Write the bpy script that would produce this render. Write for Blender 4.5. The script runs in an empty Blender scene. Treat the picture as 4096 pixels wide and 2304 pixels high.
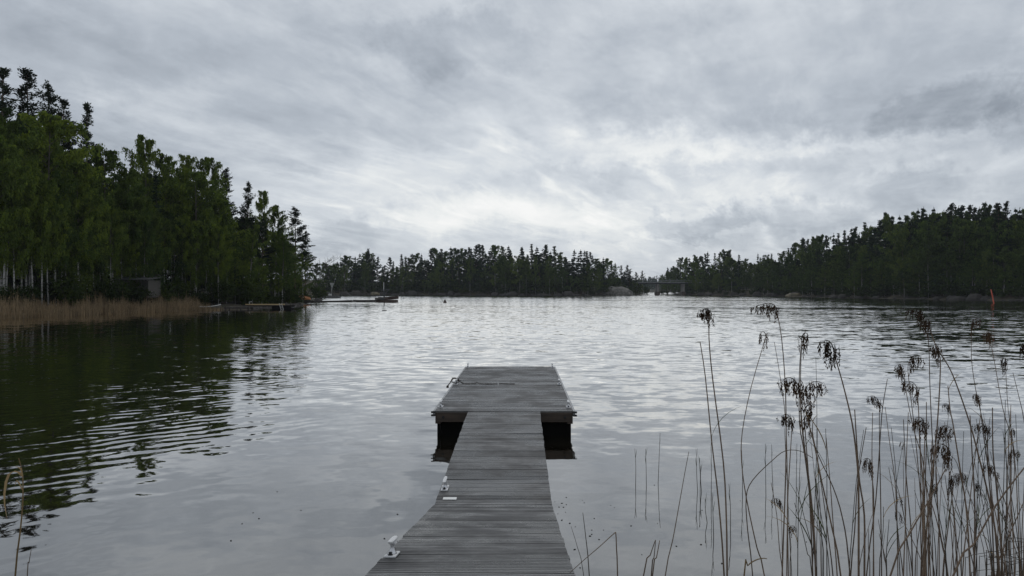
import bpy, math, random
import numpy as np
from mathutils import Vector, Matrix

# ------------------------------------------------------------------ scene, camera, world, sun
scene = bpy.context.scene
COL = scene.collection
F = 2950.0           # focal length in photograph pixels (4096 wide)
CAMH = 2.52          # eye height above the water
HOR = 1160.0         # horizon row

def W(px, py, Y):
    """point at depth Y seen at photograph pixel (px, py)"""
    return Vector(((px - 2048.0) / F * Y, Y, CAMH - (py - HOR) / F * Y))

def WG(px, py):
    """point of the water surface seen at pixel"""
    return W(px, py, CAMH * F / (py - HOR))

cam_d = bpy.data.cameras.new('camera')
cam_d.sensor_width = 36.0
cam_d.lens = 36.0 * F / 4096.0
cam_d.clip_start = 0.05
cam_d.clip_end = 6000.0
cam = bpy.data.objects.new('camera', cam_d)
COL.objects.link(cam)
cam.location = (0, 0, CAMH)
cam.rotation_euler = (math.radians(90) + (HOR - 1152.0) / F, 0, 0)
scene.camera = cam

scene.view_settings.view_transform = 'Standard'
scene.view_settings.look = 'None'
scene.view_settings.exposure = 0.0
scene.view_settings.gamma = 1.0
scene.view_settings.use_curve_mapping = False
scene.cycles.use_denoising = True
scene.cycles.max_bounces = 6
scene.cycles.diffuse_bounces = 3
scene.cycles.glossy_bounces = 3
scene.cycles.transmission_bounces = 3
scene.cycles.volume_bounces = 1
scene.cycles.transparent_max_bounces = 6
scene.cycles.use_adaptive_sampling = True
scene.cycles.adaptive_threshold = 0.01

SUN_AZ = math.radians(10.0)     # to the right of the view axis (+Y)
SUN_EL = math.radians(52.0)


class NT:
    """small helper round a node tree"""
    def __init__(self, tree):
        self.t = tree
        self.n = tree.nodes
        self.l = tree.links
        self.n.clear()

    def new(self, kind, **kw):
        nd = self.n.new(kind)
        for k, v in kw.items():
            setattr(nd, k, v)
        return nd

    def put(self, sock, v):
        if isinstance(v, bpy.types.NodeSocket):
            self.l.new(v, sock)
        elif v is not None:
            sock.default_value = v

    def m(self, op, a, b=None, c=None, clamp=False):
        nd = self.new('ShaderNodeMath', operation=op, use_clamp=clamp)
        self.put(nd.inputs[0], a)
        if b is not None:
            self.put(nd.inputs[1], b)
        if c is not None:
            self.put(nd.inputs[2], c)
        return nd.outputs[0]

    def add(self, a, b): return self.m('ADD', a, b)
    def sub(self, a, b): return self.m('SUBTRACT', a, b)
    def mul(self, a, b): return self.m('MULTIPLY', a, b)
    def div(self, a, b): return self.m('DIVIDE', a, b)

    def rng(self, v, a, b, c, d, smooth=True):
        nd = self.new('ShaderNodeMapRange')
        nd.interpolation_type = 'SMOOTHSTEP' if smooth else 'LINEAR'
        self.put(nd.inputs[0], v)
        for i, q in enumerate((a, b, c, d)):
            nd.inputs[i + 1].default_value = q
        return nd.outputs[0]

    def xyz(self, v):
        nd = self.new('ShaderNodeSeparateXYZ')
        self.put(nd.inputs[0], v)
        return nd.outputs

    def vec(self, x, y, z=0.0):
        nd = self.new('ShaderNodeCombineXYZ')
        self.put(nd.inputs[0], x)
        self.put(nd.inputs[1], y)
        self.put(nd.inputs[2], z)
        return nd.outputs[0]

    def noise(self, v, scale=1.0, detail=3.0, rough=0.5, dist=0.0, dims='3D'):
        nd = self.new('ShaderNodeTexNoise', noise_dimensions=dims)
        self.put(nd.inputs['Vector'], v)
        nd.inputs['Scale'].default_value = scale
        nd.inputs['Detail'].default_value = detail
        nd.inputs['Roughness'].default_value = rough
        nd.inputs['Distortion'].default_value = dist
        return nd.outputs[0], nd.outputs[1]

    def ramp(self, fac, stops):
        nd = self.new('ShaderNodeValToRGB')
        self.put(nd.inputs[0], fac)
        el = nd.color_ramp.elements
        while len(el) < len(stops):
            el.new(0.5)
        for e, (p, c) in zip(el, stops):
            e.position = p
            e.color = (c[0], c[1], c[2], 1)
        return nd.outputs[0]

    def mixc(self, f, a, b, mode='MIX'):
        nd = self.new('ShaderNodeMix', data_type='RGBA', blend_type=mode)
        self.put(nd.inputs[0], f)
        self.put(nd.inputs[6], a if isinstance(a, bpy.types.NodeSocket) else (*a, 1))
        self.put(nd.inputs[7], b if isinstance(b, bpy.types.NodeSocket) else (*b, 1))
        return nd.outputs[2]


def build_world():
    w = bpy.data.worlds.new('World')
    scene.world = w
    w.use_nodes = True
    t = NT(w.node_tree)
    out = t.new('ShaderNodeOutputWorld')
    sky = t.new('ShaderNodeTexSky', sky_type='NISHITA')
    sky.sun_disc = False
    sky.sun_elevation = SUN_EL
    sky.sun_rotation = SUN_AZ
    bg_sky = t.new('ShaderNodeBackground')
    t.l.new(sky.outputs[0], bg_sky.inputs[0])
    bg_sky.inputs[1].default_value = 0.06
    # the overcast: a cloud layer seen in perspective
    D = t.new('ShaderNodeTexCoord').outputs['Generated']
    dx, dy, dz = t.xyz(D)
    az = t.m('ABSOLUTE', dz)
    den = t.add(az, 0.11)
    cx = t.div(dx, den)
    cy = t.div(dy, den)
    P = t.vec(cx, cy, 0)
    # warp
    _, wc = t.noise(P, 0.8, 3, 0.5)
    wx, wy, _ = t.xyz(wc)
    px = t.add(cx, t.mul(t.sub(wx, 0.5), 0.5))
    py = t.add(cy, t.mul(t.sub(wy, 0.5), 0.5))
    # streaks run away to the right
    ca, sa = 0.90, 0.43
    al = t.add(t.mul(px, sa), t.mul(py, ca))
    ac = t.sub(t.mul(px, ca), t.mul(py, sa))
    s1, _ = t.noise(t.vec(t.mul(ac, 1.5), t.mul(al, 0.42), 3.3), 1.6, 8, 0.62)
    s2, _ = t.noise(t.vec(px, py, 7.1), 0.75, 6, 0.52)
    s3, _ = t.noise(t.vec(t.mul(dx, 1.0), dy, t.mul(dz, 2.0)), 6.5, 6, 0.6, 0.25)
    # base brightness over the vault
    base = t.rng(az, 0.02, 0.75, 0.575, 0.50)
    B = t.add(base, t.mul(t.sub(s1, 0.5), 0.34))
    B = t.add(B, t.mul(t.sub(s2, 0.5), 0.30))
    B = t.add(B, t.mul(t.sub(s3, 0.5), 0.25))
    s5, _ = t.noise(t.vec(dx, dy, t.mul(dz, 2.4)), 13.0, 7, 0.62, 0.15)
    B = t.add(B, t.mul(t.sub(s5, 0.5), 0.16))
    s6, _ = t.noise(t.vec(t.mul(px, 1.0), t.mul(py, 0.8), 21.0), 1.5, 9, 0.64)
    B = t.add(B, t.rng(s6, 0.40, 0.61, -0.045, 0.040))
    s7, _ = t.noise(t.vec(t.mul(ac, 1.9), t.mul(al, 0.6), 14.0), 2.4, 9, 0.66)
    B = t.add(B, t.rng(s7, 0.44, 0.66, -0.018, 0.045))
    # warped direction for the single clouds
    _, dc = t.noise(D, 7.0, 8, 0.70)
    ex, ey, ez = t.xyz(dc)
    qx = t.add(dx, t.mul(t.sub(ex, 0.5), 0.22))
    qz = t.add(dz, t.mul(t.sub(ez, 0.5), 0.14))
    front = t.rng(dy, 0.0, 0.4, 0.0, 1.0)

    blobs = [  # px, py, rx, ry, strength
        (2300, 800, 1150, 300, 0.17), (2640, 610, 300, 60, 0.24), (1960, 860, 420, 48, 0.20),
        (3250, 600, 330, 34, 0.14), (1650, 690, 330, 60, 0.08), (2000, 640, 330, 45, 0.07), (560, 370, 120, 60, 0.08),
        (840, 330, 150, 50, 0.06), (2350, 920, 260, 34, 0.12), (3050, 760, 260, 60, 0.07),
        (3790, 440, 150, 95, -0.15), (4030, 500, 90, 90, -0.11), (3610, 770, 170, 70, -0.12), (3150, 500, 200, 40, -0.05), (3250, 520, 120, 30, -0.06),
        (2800, 885, 190, 48, -0.17), (3230, 845, 140, 56, -0.13), (3100, 960, 380, 60, -0.07), (1790, 170, 300, 100, -0.11),
        (2560, 100, 200, 90, -0.06), (100, 240, 700, 360, -0.15), (1350, 620, 160, 60, -0.06),
        (1400, 930, 170, 50, -0.09), (3900, 200, 500, 240, -0.03), (2350, 720, 360, 30, -0.07),
    ]
    for bx, by, rx, ry, st in blobs:
        u, v = (bx - 2048) / F, (HOR - by) / F
        n = math.sqrt(1 + u * u + v * v)
        gx, gz = u / n, v / n
        a = t.div(t.sub(qx, gx), rx / F / n)
        b = t.div(t.sub(qz, gz), ry / F / n)
        r2 = t.add(t.mul(a, a), t.mul(b, b))
        if st < -0.08 and ry < 110:
            g = t.rng(r2, 2.2, 0.3, 0.0, 1.0)
        else:
            g = t.m('EXPONENT', t.mul(r2, -0.8))
        B = t.add(B, t.mul(t.mul(g, front), st))
        if bx == 2300 and by == 800:
            s4, _ = t.noise(t.vec(t.mul(ac, 2.6), t.mul(al, 0.55), 9.3), 1.9, 7, 0.6)
            B = t.add(B, t.mul(t.mul(t.rng(s4, 0.47, 0.74, -0.05, 0.13), g), front))
    col = t.ramp(B, [(0.0, (0.15, 0.16, 0.19)), (0.30, (0.288, 0.323, 0.372)), (0.50, (0.460, 0.503, 0.560)),
                     (0.68, (0.65, 0.69, 0.735)), (0.85, (0.85, 0.87, 0.87)), (1.0, (0.96, 0.96, 0.95))])
    bg = t.new('ShaderNodeBackground')
    t.l.new(col, bg.inputs[0])
    bg.inputs[1].default_value = 1.03
    mx = t.new('ShaderNodeMixShader')
    mx.inputs[0].default_value = 0.94
    t.l.new(bg_sky.outputs[0], mx.inputs[1])
    t.l.new(bg.outputs[0], mx.inputs[2])
    t.l.new(mx.outputs[0], out.inputs[0])
    w.cycles.sampling_method = 'MANUAL'
    w.cycles.sample_map_resolution = 512


build_world()

sun_d = bpy.data.lights.new('sun', 'SUN')
sun_d.energy = 0.6
sun_d.angle = math.radians(20)
sun_d.color = (1.0, 0.96, 0.90)
sun = bpy.data.objects.new('sun', sun_d)
COL.objects.link(sun)
sdir = Vector((math.sin(SUN_AZ) * math.cos(SUN_EL), math.cos(SUN_AZ) * math.cos(SUN_EL), math.sin(SUN_EL)))
sun.rotation_euler = (-sdir).to_track_quat('-Z', 'Y').to_euler()

# ------------------------------------------------------------------ helpers
def tag(o, label=None, cat=None, group=None, kind=None):
    if label: o['label'] = label
    if cat: o['category'] = cat
    if group: o['group'] = group
    if kind: o['kind'] = kind
    return o


def empty(name, loc=(0, 0, 0), rz=0.0):
    o = bpy.data.objects.new(name, None)
    o.empty_display_size = 0.2
    COL.objects.link(o)
    o.location = loc
    o.rotation_euler = (0, 0, rz)
    return o


def link(name, mesh, parent=None, loc=None, rot=None, scale=None):
    o = bpy.data.objects.new(name, mesh)
    COL.objects.link(o)
    if parent: o.parent = parent
    if loc is not None: o.location = loc
    if rot is not None: o.rotation_euler = rot
    if scale is not None: o.scale = scale
    return o


def frame(d):
    d = d.normalized()
    u = d.cross(Vector((0, 0, 1)))
    if u.length < 1e-3:
        u = d.cross(Vector((0, 1, 0)))
    u.normalize()
    return u, d.cross(u)


class MB:
    def __init__(self):
        self.v, self.f = [], []

    def box(self, c, s, rz=0.0, taper=1.0, bev=0.0):
        cx, cy, cz = c
        hx, hy, hz = s[0] / 2, s[1] / 2, s[2] / 2
        co, si = math.cos(rz), math.sin(rz)
        if bev <= 0:
            pts = []
            for z, k in ((-hz, 1.0), (hz, taper)):
                for x, y in ((-hx, -hy), (hx, -hy), (hx, hy), (-hx, hy)):
                    pts.append((x * k, y * k, z))
            fs = [(0, 3, 2, 1), (4, 5, 6, 7), (0, 1, 5, 4), (1, 2, 6, 5), (2, 3, 7, 6), (3, 0, 4, 7)]
        else:
            b = min(bev, hx * .9, hy * .9, hz * .45)
            ring = [(-hx + b, -hy), (hx - b, -hy), (hx, -hy + b), (hx, hy - b), (hx - b, hy), (-hx + b, hy), (-hx, hy - b), (-hx, -hy + b)]
            pts = []
            for z, k in ((-hz, b), (-hz + b, 0), (hz - b, 0), (hz, b)):
                for x, y in ring:
                    pts.append((x * (1 - k / hx), y * (1 - k / hy), z))
            fs = [tuple(range(7, -1, -1)), tuple(range(24, 32))]
            for r in range(3):
                for i in range(8):
                    j = (i + 1) % 8
                    fs.append((r * 8 + i, r * 8 + j, r * 8 + 8 + j, r * 8 + 8 + i))
        o = len(self.v)
        for x, y, z in pts:
            self.v.append((cx + x * co - y * si, cy + x * si + y * co, cz + z))
        self.f += [tuple(o + i for i in q) for q in fs]
        return self

    def tube(self, pts, rad, n=6, cap=True):
        pts = [Vector(p) for p in pts]
        if not hasattr(rad, '__len__'):
            rad = [rad] * len(pts)
        o = len(self.v)
        u = None
        for i, p in enumerate(pts):
            d = (pts[min(i + 1, len(pts) - 1)] - pts[max(i - 1, 0)])
            if d.length < 1e-9: d = Vector((0, 0, 1))
            d.normalize()
            if u is None:
                u, _ = frame(d)
            else:
                u = (u - d * u.dot(d))
                if u.length < 1e-6: u, _ = frame(d)
                u.normalize()
            w = d.cross(u)
            for k in range(n):
                a = 2 * math.pi * k / n
                q = p + (u * math.cos(a) + w * math.sin(a)) * rad[i]
                self.v.append(tuple(q))
        for i in range(len(pts) - 1):
            for k in range(n):
                j = (k + 1) % n
                self.f.append((o + i * n + k, o + i * n + j, o + (i + 1) * n + j, o + (i + 1) * n + k))
        if cap:
            self.f.append(tuple(o + k for k in range(n - 1, -1, -1)))
            e = o + (len(pts) - 1) * n
            self.f.append(tuple(e + k for k in range(n)))
        return self

    def blade(self, pts, wid, side):
        """thin leaf along pts; folded lightly along its middle"""
        o = len(self.v)
        side = Vector(side).normalized()
        n = len(pts)
        for i, p in enumerate(pts):
            p = Vector(p)
            t = i / (n - 1)
            w = wid * (0.55 + 0.9 * t if t < 0.4 else 0.91 * (1 - ((t - 0.4) / 0.6) ** 1.6) + 0.02)
            d = Vector(pts[min(i + 1, n - 1)]) - Vector(pts[max(i - 1, 0)])
            up = side.cross(d)
            if up.length > 1e-9: up.normalize()
            for s, k in ((-1, 0), (0, 1), (1, 0)):
                self.v.append(tuple(p + side * (w * s * .5) - up * (k * w * .22)))
        for i in range(n - 1):
            for k in range(2):
                a = o + i * 3 + k
                self.f.append((a, a + 1, a + 4, a + 3))
        return self

    def lathe(self, prof, c=(0, 0, 0), n=12):
        o = len(self.v)
        for r, z in prof:
            for k in range(n):
                a = 2 * math.pi * k / n
                self.v.append((c[0] + r * math.cos(a), c[1] + r * math.sin(a), c[2] + z))
        for i in range(len(prof) - 1):
            for k in range(n):
                j = (k + 1) % n
                self.f.append((o + i * n + k, o + i * n + j, o + (i + 1) * n + j, o + (i + 1) * n + k))
        self.f.append(tuple(o + k for k in range(n - 1, -1, -1)))
        e = o + (len(prof) - 1) * n
        self.f.append(tuple(e + k for k in range(n)))
        return self

    def loft(self, rings, cap=True):
        o = len(self.v)
        n = len(rings[0])
        for r in rings:
            self.v += [tuple(p) for p in r]
        for i in range(len(rings) - 1):
            for k in range(n):
                j = (k + 1) % n
                self.f.append((o + i * n + k, o + i * n + j, o + (i + 1) * n + j, o + (i + 1) * n + k))
        if cap:
            self.f.append(tuple(o + k for k in range(n - 1, -1, -1)))
            e = o + (len(rings) - 1) * n
            self.f.append(tuple(e + k for k in range(n)))
        return self

    def mesh(self, name, mat, smooth=False):
        me = bpy.data.meshes.new(name)
        me.from_pydata(self.v, [], self.f)
        if mat: me.materials.append(mat)
        if smooth:
            me.polygons.foreach_set('use_smooth', [True] * len(me.polygons))
        me.update()
        return me

    def build(self, name, mat, parent=None, smooth=False, **kw):
        return link(name, self.mesh(name, mat, smooth), parent, **kw)


def quad_mesh(name, quads, mat):
    """quads: (N,4,3) array -> one mesh of loose four-sided leaves"""
    quads = np.asarray(quads, dtype=np.float32)
    n = len(quads)
    me = bpy.data.meshes.new(name)
    me.vertices.add(n * 4)
    me.vertices.foreach_set('co', quads.reshape(-1))
    me.loops.add(n * 4)
    me.loops.foreach_set('vertex_index', np.arange(n * 4, dtype=np.int32))
    me.polygons.add(n)
    me.polygons.foreach_set('loop_start', np.arange(0, n * 4, 4, dtype=np.int32))
    me.polygons.foreach_set('loop_total', np.full(n, 4, dtype=np.int32))
    me.materials.append(mat)
    me.update(calc_edges=True)
    me.validate()
    return me


def rhombi(c, a, b):
    c, a, b = (np.asarray(q, dtype=np.float32) for q in (c, a, b))
    return np.stack([c - b, c + a - b * .1, c + b, c - a - b * .1], axis=1)


# ------------------------------------------------------------------ materials
MATS = {}

def pmat(name, col, rough=0.7, metal=0.0, var=0.25, scale=4.0, stretch=(1, 1, 1), bump=0.0, bscale=None, objvar=0.0, spec=0.5, coord='Object', col2=None):
    m = bpy.data.materials.new(name)
    m.use_nodes = True
    t = NT(m.node_tree)
    out = t.new('ShaderNodeOutputMaterial')
    bs = t.new('ShaderNodeBsdfPrincipled')
    t.l.new(bs.outputs[0], out.inputs[0])
    tc = t.new('ShaderNodeTexCoord').outputs[coord]
    mp = t.new('ShaderNodeMapping')
    mp.inputs['Scale'].default_value = stretch
    t.l.new(tc, mp.inputs[0])
    f, _ = t.noise(mp.outputs[0], scale, 5, 0.6)
    lo = tuple(c * (1 - var) for c in col)
    hi = tuple(min(1, c * (1 + var)) for c in col) if col2 is None else col2
    c = t.ramp(f, [(0.3, lo), (0.7, hi)])
    if objvar:
        r = t.new('ShaderNodeObjectInfo').outputs['Random']
        k = t.add(t.mul(t.sub(r, 0.5), 2 * objvar), 1.0)
        vm = t.new('ShaderNodeVectorMath', operation='SCALE')
        t.l.new(c, vm.inputs[0])
        t.l.new(k, vm.inputs['Scale'])
        c = vm.outputs[0]
    t.l.new(c, bs.inputs['Base Color'])
    bs.inputs['Roughness'].default_value = rough
    bs.inputs['Metallic'].default_value = metal
    bs.inputs['Specular IOR Level'].default_value = spec
    if bump:
        b = t.new('ShaderNodeBump')
        b.inputs['Strength'].default_value = 0.6
        b.inputs['Distance'].default_value = bump
        g, _ = t.noise(mp.outputs[0], bscale or scale * 4, 4, 0.6)
        t.l.new(g, b.inputs['Height'])
        t.l.new(b.outputs[0], bs.inputs['Normal'])
    MATS[name] = m
    return m


def leaf_mat(name, col, tvar=0.35, trans=0.35, hue=(1.25, 1.1, 0.7)):
    m = bpy.data.materials.new(name)
    m.use_nodes = True
    t = NT(m.node_tree)
    out = t.new('ShaderNodeOutputMaterial')
    geo = t.new('ShaderNodeNewGeometry')
    r = geo.outputs['Random Per Island']
    ro = t.new('ShaderNodeObjectInfo').outputs['Random']
    tc = t.new('ShaderNodeTexCoord').outputs['Object']
    f, _ = t.noise(tc, 0.8, 3, 0.6)
    k = t.add(t.mul(t.sub(r, 0.5), tvar * 1.6), t.add(t.rng(f, 0.36, 0.64, -0.32, 0.34), t.add(t.mul(t.sub(ro, 0.5), 0.7), 0.5)))
    lo = tuple(c * 0.45 for c in col)
    hi = tuple(c * h * 1.35 for c, h in zip(col, hue))
    c = t.ramp(k, [(0.0, lo), (0.5, col), (1.0, hi)])
    d = t.new('ShaderNodeBsdfDiffuse')
    tr = t.new('ShaderNodeBsdfTranslucent')
    t.l.new(c, d.inputs[0])
    t.l.new(c, tr.inputs[0])
    mx = t.new('ShaderNodeMixShader')
    mx.inputs[0].default_value = trans
    t.l.new(d.outputs[0], mx.inputs[1])
    t.l.new(tr.outputs[0], mx.inputs[2])
    t.l.new(mx.outputs[0], out.inputs[0])
    return m


M_BIRCH = leaf_mat('birch_leaves', (0.086, 0.126, 0.030))
M_BIRCH2 = leaf_mat('aspen_leaves', (0.046, 0.076, 0.024))
M_BIRCHF = leaf_mat('far_birch_leaves', (0.060, 0.090, 0.028))
M_PINE = leaf_mat('pine_needles', (0.024, 0.038, 0.022), trans=0.15, hue=(1.2, 1.1, 0.9))
M_SPRUCE = leaf_mat('spruce_needles', (0.019, 0.032, 0.019), trans=0.12, hue=(1.2, 1.1, 0.9))
M_BUSH = leaf_mat('shrub_leaves', (0.032, 0.050, 0.016))
M_TWIG = pmat('twig_bark', (0.045, 0.035, 0.028), 0.9)
M_BARK = pmat('pine_bark', (0.085, 0.050, 0.034), 0.9, var=0.5, scale=3, stretch=(1, 1, 0.3))


def birch_bark():
    m = bpy.data.materials.new('birch_bark')
    m.use_nodes = True
    t = NT(m.node_tree)
    out = t.new('ShaderNodeOutputMaterial')
    bs = t.new('ShaderNodeBsdfPrincipled')
    t.l.new(bs.outputs[0], out.inputs[0])
    tc = t.new('ShaderNodeTexCoord').outputs['Object']
    mp = t.new('ShaderNodeMapping')
    mp.inputs['Scale'].default_value = (2.0, 2.0, 5.0)
    t.l.new(tc, mp.inputs[0])
    f, _ = t.noise(mp.outputs[0], 1.0, 5, 0.65)
    c = t.ramp(f, [(0.36, (0.05, 0.045, 0.04)), (0.46, (0.26, 0.255, 0.24)), (0.75, (0.40, 0.395, 0.37))])
    _, _, oz = t.xyz(tc)
    c = t.mixc(t.rng(oz, 5.5, 11.0, 0.0, 0.92), c, (0.060, 0.048, 0.038))
    t.l.new(c, bs.inputs['Base Color'])
    bs.inputs['Roughness'].default_value = 0.8
    return m

M_BBARK = birch_bark()


def ground_mat(name, a, b, c3):
    m = bpy.data.materials.new(name)
    m.use_nodes = True
    t = NT(m.node_tree)
    out = t.new('ShaderNodeOutputMaterial')
    bs = t.new('ShaderNodeBsdfPrincipled')
    t.l.new(bs.outputs[0], out.inputs[0])
    tc = t.new('ShaderNodeTexCoord').outputs['Object']
    f, _ = t.noise(tc, 0.35, 6, 0.65)
    g, _ = t.noise(tc, 2.6, 5, 0.65)
    c = t.mixc(t.rng(f, 0.38, 0.62, 0, 1), a, b)
    c = t.mixc(t.rng(g, 0.48, 0.68, 0, 0.8), c, c3)
    t.l.new(c, bs.inputs['Base Color'])
    bs.inputs['Roughness'].default_value = 0.95
    b_ = t.new('ShaderNodeBump')
    b_.inputs['Distance'].default_value = 0.25
    t.l.new(g, b_.inputs['Height'])
    t.l.new(b_.outputs[0], bs.inputs['Normal'])
    return m

M_GROUND = ground_mat('forest_floor', (0.035, 0.032, 0.016), (0.055, 0.040, 0.026), (0.022, 0.026, 0.012))
M_BANK = ground_mat('bank_soil', (0.05, 0.042, 0.03), (0.06, 0.07, 0.03), (0.035, 0.03, 0.02))
M_ROCK = pmat('granite', (0.075, 0.07, 0.065), 0.9, var=0.6, scale=0.9, bump=0.25, bscale=2.0, col2=(0.19, 0.18, 0.16))
M_ROCKTAN = pmat('lichen_rock', (0.085, 0.072, 0.05), 0.9, var=0.5, scale=0.7, bump=0.2, bscale=2.0, col2=(0.19, 0.165, 0.105))
M_ROCKDK = pmat('wet_shore_rock', (0.024, 0.021, 0.018), 0.85, var=0.5, scale=1.2, bump=0.1, bscale=3.0)


def water_mat():
    m = bpy.data.materials.new('lake_water')
    m.use_nodes = True
    t = NT(m.node_tree)
    out = t.new('ShaderNodeOutputMaterial')
    geo = t.new('ShaderNodeNewGeometry')
    x, y, z = t.xyz(geo.outputs['Position'])
    # wind: calm in the lee of the wooded shore and near the bank
    open_ = t.rng(y, 6.0, 32.0, 0.30, 1.0)
    lee = t.m('MAXIMUM', t.rng(x, -42.0, 8.0, 0.30, 1.0), t.rng(y, 105.0, 165.0, 0.0, 1.0))
    gust, _ = t.noise(t.vec(t.mul(x, 0.02), t.mul(y, 0.05)), 1.0, 4, 0.6)
    gust = t.rng(gust, 0.3, 0.7, 0.72, 1.25)
    wind = t.mul(t.mul(open_, lee), gust)
    # small ripples
    _, c1 = t.noise(t.vec(t.mul(x, 1.7), t.mul(y, 2.8)), 1.0, 3, 0.55)
    r1, r2, _ = t.xyz(c1)
    # longer waves, crests nearly across the lake
    xr = t.add(t.mul(x, 0.985), t.mul(y, 0.17))
    yr = t.sub(t.mul(y, 0.985), t.mul(x, -0.10))
    _, c2 = t.noise(t.vec(t.mul(xr, 0.38), t.mul(yr, 1.05)), 1.0, 3, 0.6)
    _, c4 = t.noise(t.vec(t.mul(xr, 1.15), t.mul(yr, 1.9)), 1.0, 3, 0.6)
    _, k2, _ = t.xyz(c4)
    w1, w2, _ = t.xyz(c2)
    # very long soft undulation
    _, c3 = t.noise(t.vec(t.mul(x, 0.35), t.mul(y, 0.75)), 1.0, 2, 0.5)
    u1, u2, _ = t.xyz(c3)
    # wave train coming in obliquely on the left
    ph0, _ = t.noise(t.vec(t.mul(x, 0.42), t.mul(y, 0.42)), 1.0, 4, 0.6)
    kx, ky = 0.70, -0.714
    ph = t.add(t.mul(t.add(t.mul(x, kx), t.mul(y, ky)), 2 * math.pi / 0.36), t.mul(ph0, 17.0))
    pa, _ = t.noise(t.vec(t.mul(x, 0.13), t.mul(y, 0.2)), 1.0, 2, 0.5)
    amp = t.mul(t.rng(pa, 0.35, 0.62, 0.15, 1.0), t.rng(x, -0.5, -7.0, 0.0, 0.034))
    amp = t.mul(amp, t.rng(y, 60.0, 22.0, 0.3, 1.0))
    ph2 = t.add(t.mul(t.add(t.mul(x, 0.52), t.mul(y, -0.854)), 2 * math.pi / 0.49), t.mul(ph0, 21.0))
    tr = t.mul(t.add(t.m('COSINE', ph), t.mul(t.m('COSINE', ph2), 0.75)), t.mul(amp, 0.75))
    # wakes of boats on the right: long lines of steeper water
    swell = t.mul(t.rng(x, 2.0, 28.0, 0.0, 1.0), t.rng(y, 14.0, 30.0, 0.0, 1.0))
    wk = None
    for y0, sl, sg, am in ((100.0, 0.16, 3.2, 0.07), (172.0, 0.14, 4.0, 0.07), (41.0, 0.10, 2.0, 0.035), (31.0, 0.10, 1.3, 0.03)):
        d = t.div(t.sub(t.add(y, t.mul(x, sl)), y0 + t_off(y0, sl)), sg)
        g = t.mul(t.m('EXPONENT', t.mul(t.mul(d, d), -1.0)), am)
        wk = g if wk is None else t.add(wk, g)
    wk = t.mul(wk, t.mul(t.rng(x, 4.0, 40.0, 0.0, 1.0), t.rng(r2, 0.3, 0.6, 0.2, 1.0)))
    sx = t.add(t.mul(t.sub(r1, 0.5), t.mul(wind, 0.10)), t.mul(t.sub(u1, 0.5), 0.035))
    sy = t.add(t.mul(t.sub(r2, 0.5), t.mul(wind, 0.30)), t.mul(t.sub(u2, 0.5), 0.026))
    sy = t.add(sy, t.mul(t.sub(w2, 0.5), t.mul(t.add(t.mul(swell, 0.28), 0.04), wind)))
    sy = t.add(sy, t.mul(t.sub(k2, 0.5), t.mul(wind, 0.20)))
    lean = t.mul(t.mul(wind, t.rng(y, 60.0, 220.0, 1.0, 1.5)), t.sub(0.050, t.mul(swell, 0.022)))
    nx = t.mul(t.add(sx, t.mul(tr, kx)), -1.0)
    ny = t.sub(t.mul(t.add(sy, t.mul(tr, ky)), -1.0), t.sub(lean, wk))
    nv = t.new('ShaderNodeVectorMath', operation='NORMALIZE')
    t.l.new(t.vec(nx, ny, 1.0), nv.inputs[0])
    N = nv.outputs[0]
    fr = t.new('ShaderNodeFresnel')
    fr.inputs['IOR'].default_value = 1.33
    t.l.new(N, fr.inputs['Normal'])
    fac = t.rng(fr.outputs[0], 0.02, 0.50, 0.24, 0.94, False)
    gl = t.new('ShaderNodeBsdfGlossy')
    gl.inputs['Color'].default_value = (1.0, 0.985, 0.96, 1)
    gl.inputs['Roughness'].default_value = 0.02
    t.l.new(N, gl.inputs['Normal'])
    df = t.new('ShaderNodeBsdfDiffuse')
    df.inputs[0].default_value = (0.010, 0.009, 0.006, 1)
    mx = t.new('ShaderNodeMixShader')
    t.l.new(fac, mx.inputs[0])
    t.l.new(df.outputs[0], mx.inputs[1])
    t.l.new(gl.outputs[0], mx.inputs[2])
    t.l.new(mx.outputs[0], out.inputs[0])
    return m


def t_off(y0, sl):
    return y0 * 0.5 * sl      # the wakes are measured on the line x = y / 2


M_WATER = water_mat()

# ------------------------------------------------------------------ the setting: water, land
wm = MB()
wm.v = [(-3000, -400, 0), (3000, -400, 0), (3000, 3200, 0), (-3000, 3200, 0)]
wm.f = [(0, 1, 2, 3)]
tag(wm.build('lake_water', M_WATER), 'dark rippled lake water reflecting the grey sky', kind='structure')


def poly(pts):
    return np.array([(p[0], p[1]) for p in pts], dtype=float)

LEFT = poly([(-58, -20), (-54, 10), (-50, 40), WG(0, 1274), WG(400, 1257), WG(780, 1241), WG(1000, 1237), WG(1180, 1226),
             WG(1262, 1207), WG(1262, 1196), WG(1285, 1190), WG(1290, 1182), WG(1500, 1181), WG(1800, 1181.5), WG(2100, 1183),
             WG(2300, 1183), WG(2530, 1180.5), WG(2585, 1178), (72, 640), (-330, 640), (-330, -20)])
RIGHT = poly([(150, 60), (131, 120), WG(4096, 1203.5), WG(3800, 1199), WG(3400, 1193), WG(3128, 1186), WG(3066, 1184), WG(2786, 1181),
              WG(2700, 1177.5), (97, 640), (560, 640), (560, 60)])


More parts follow.
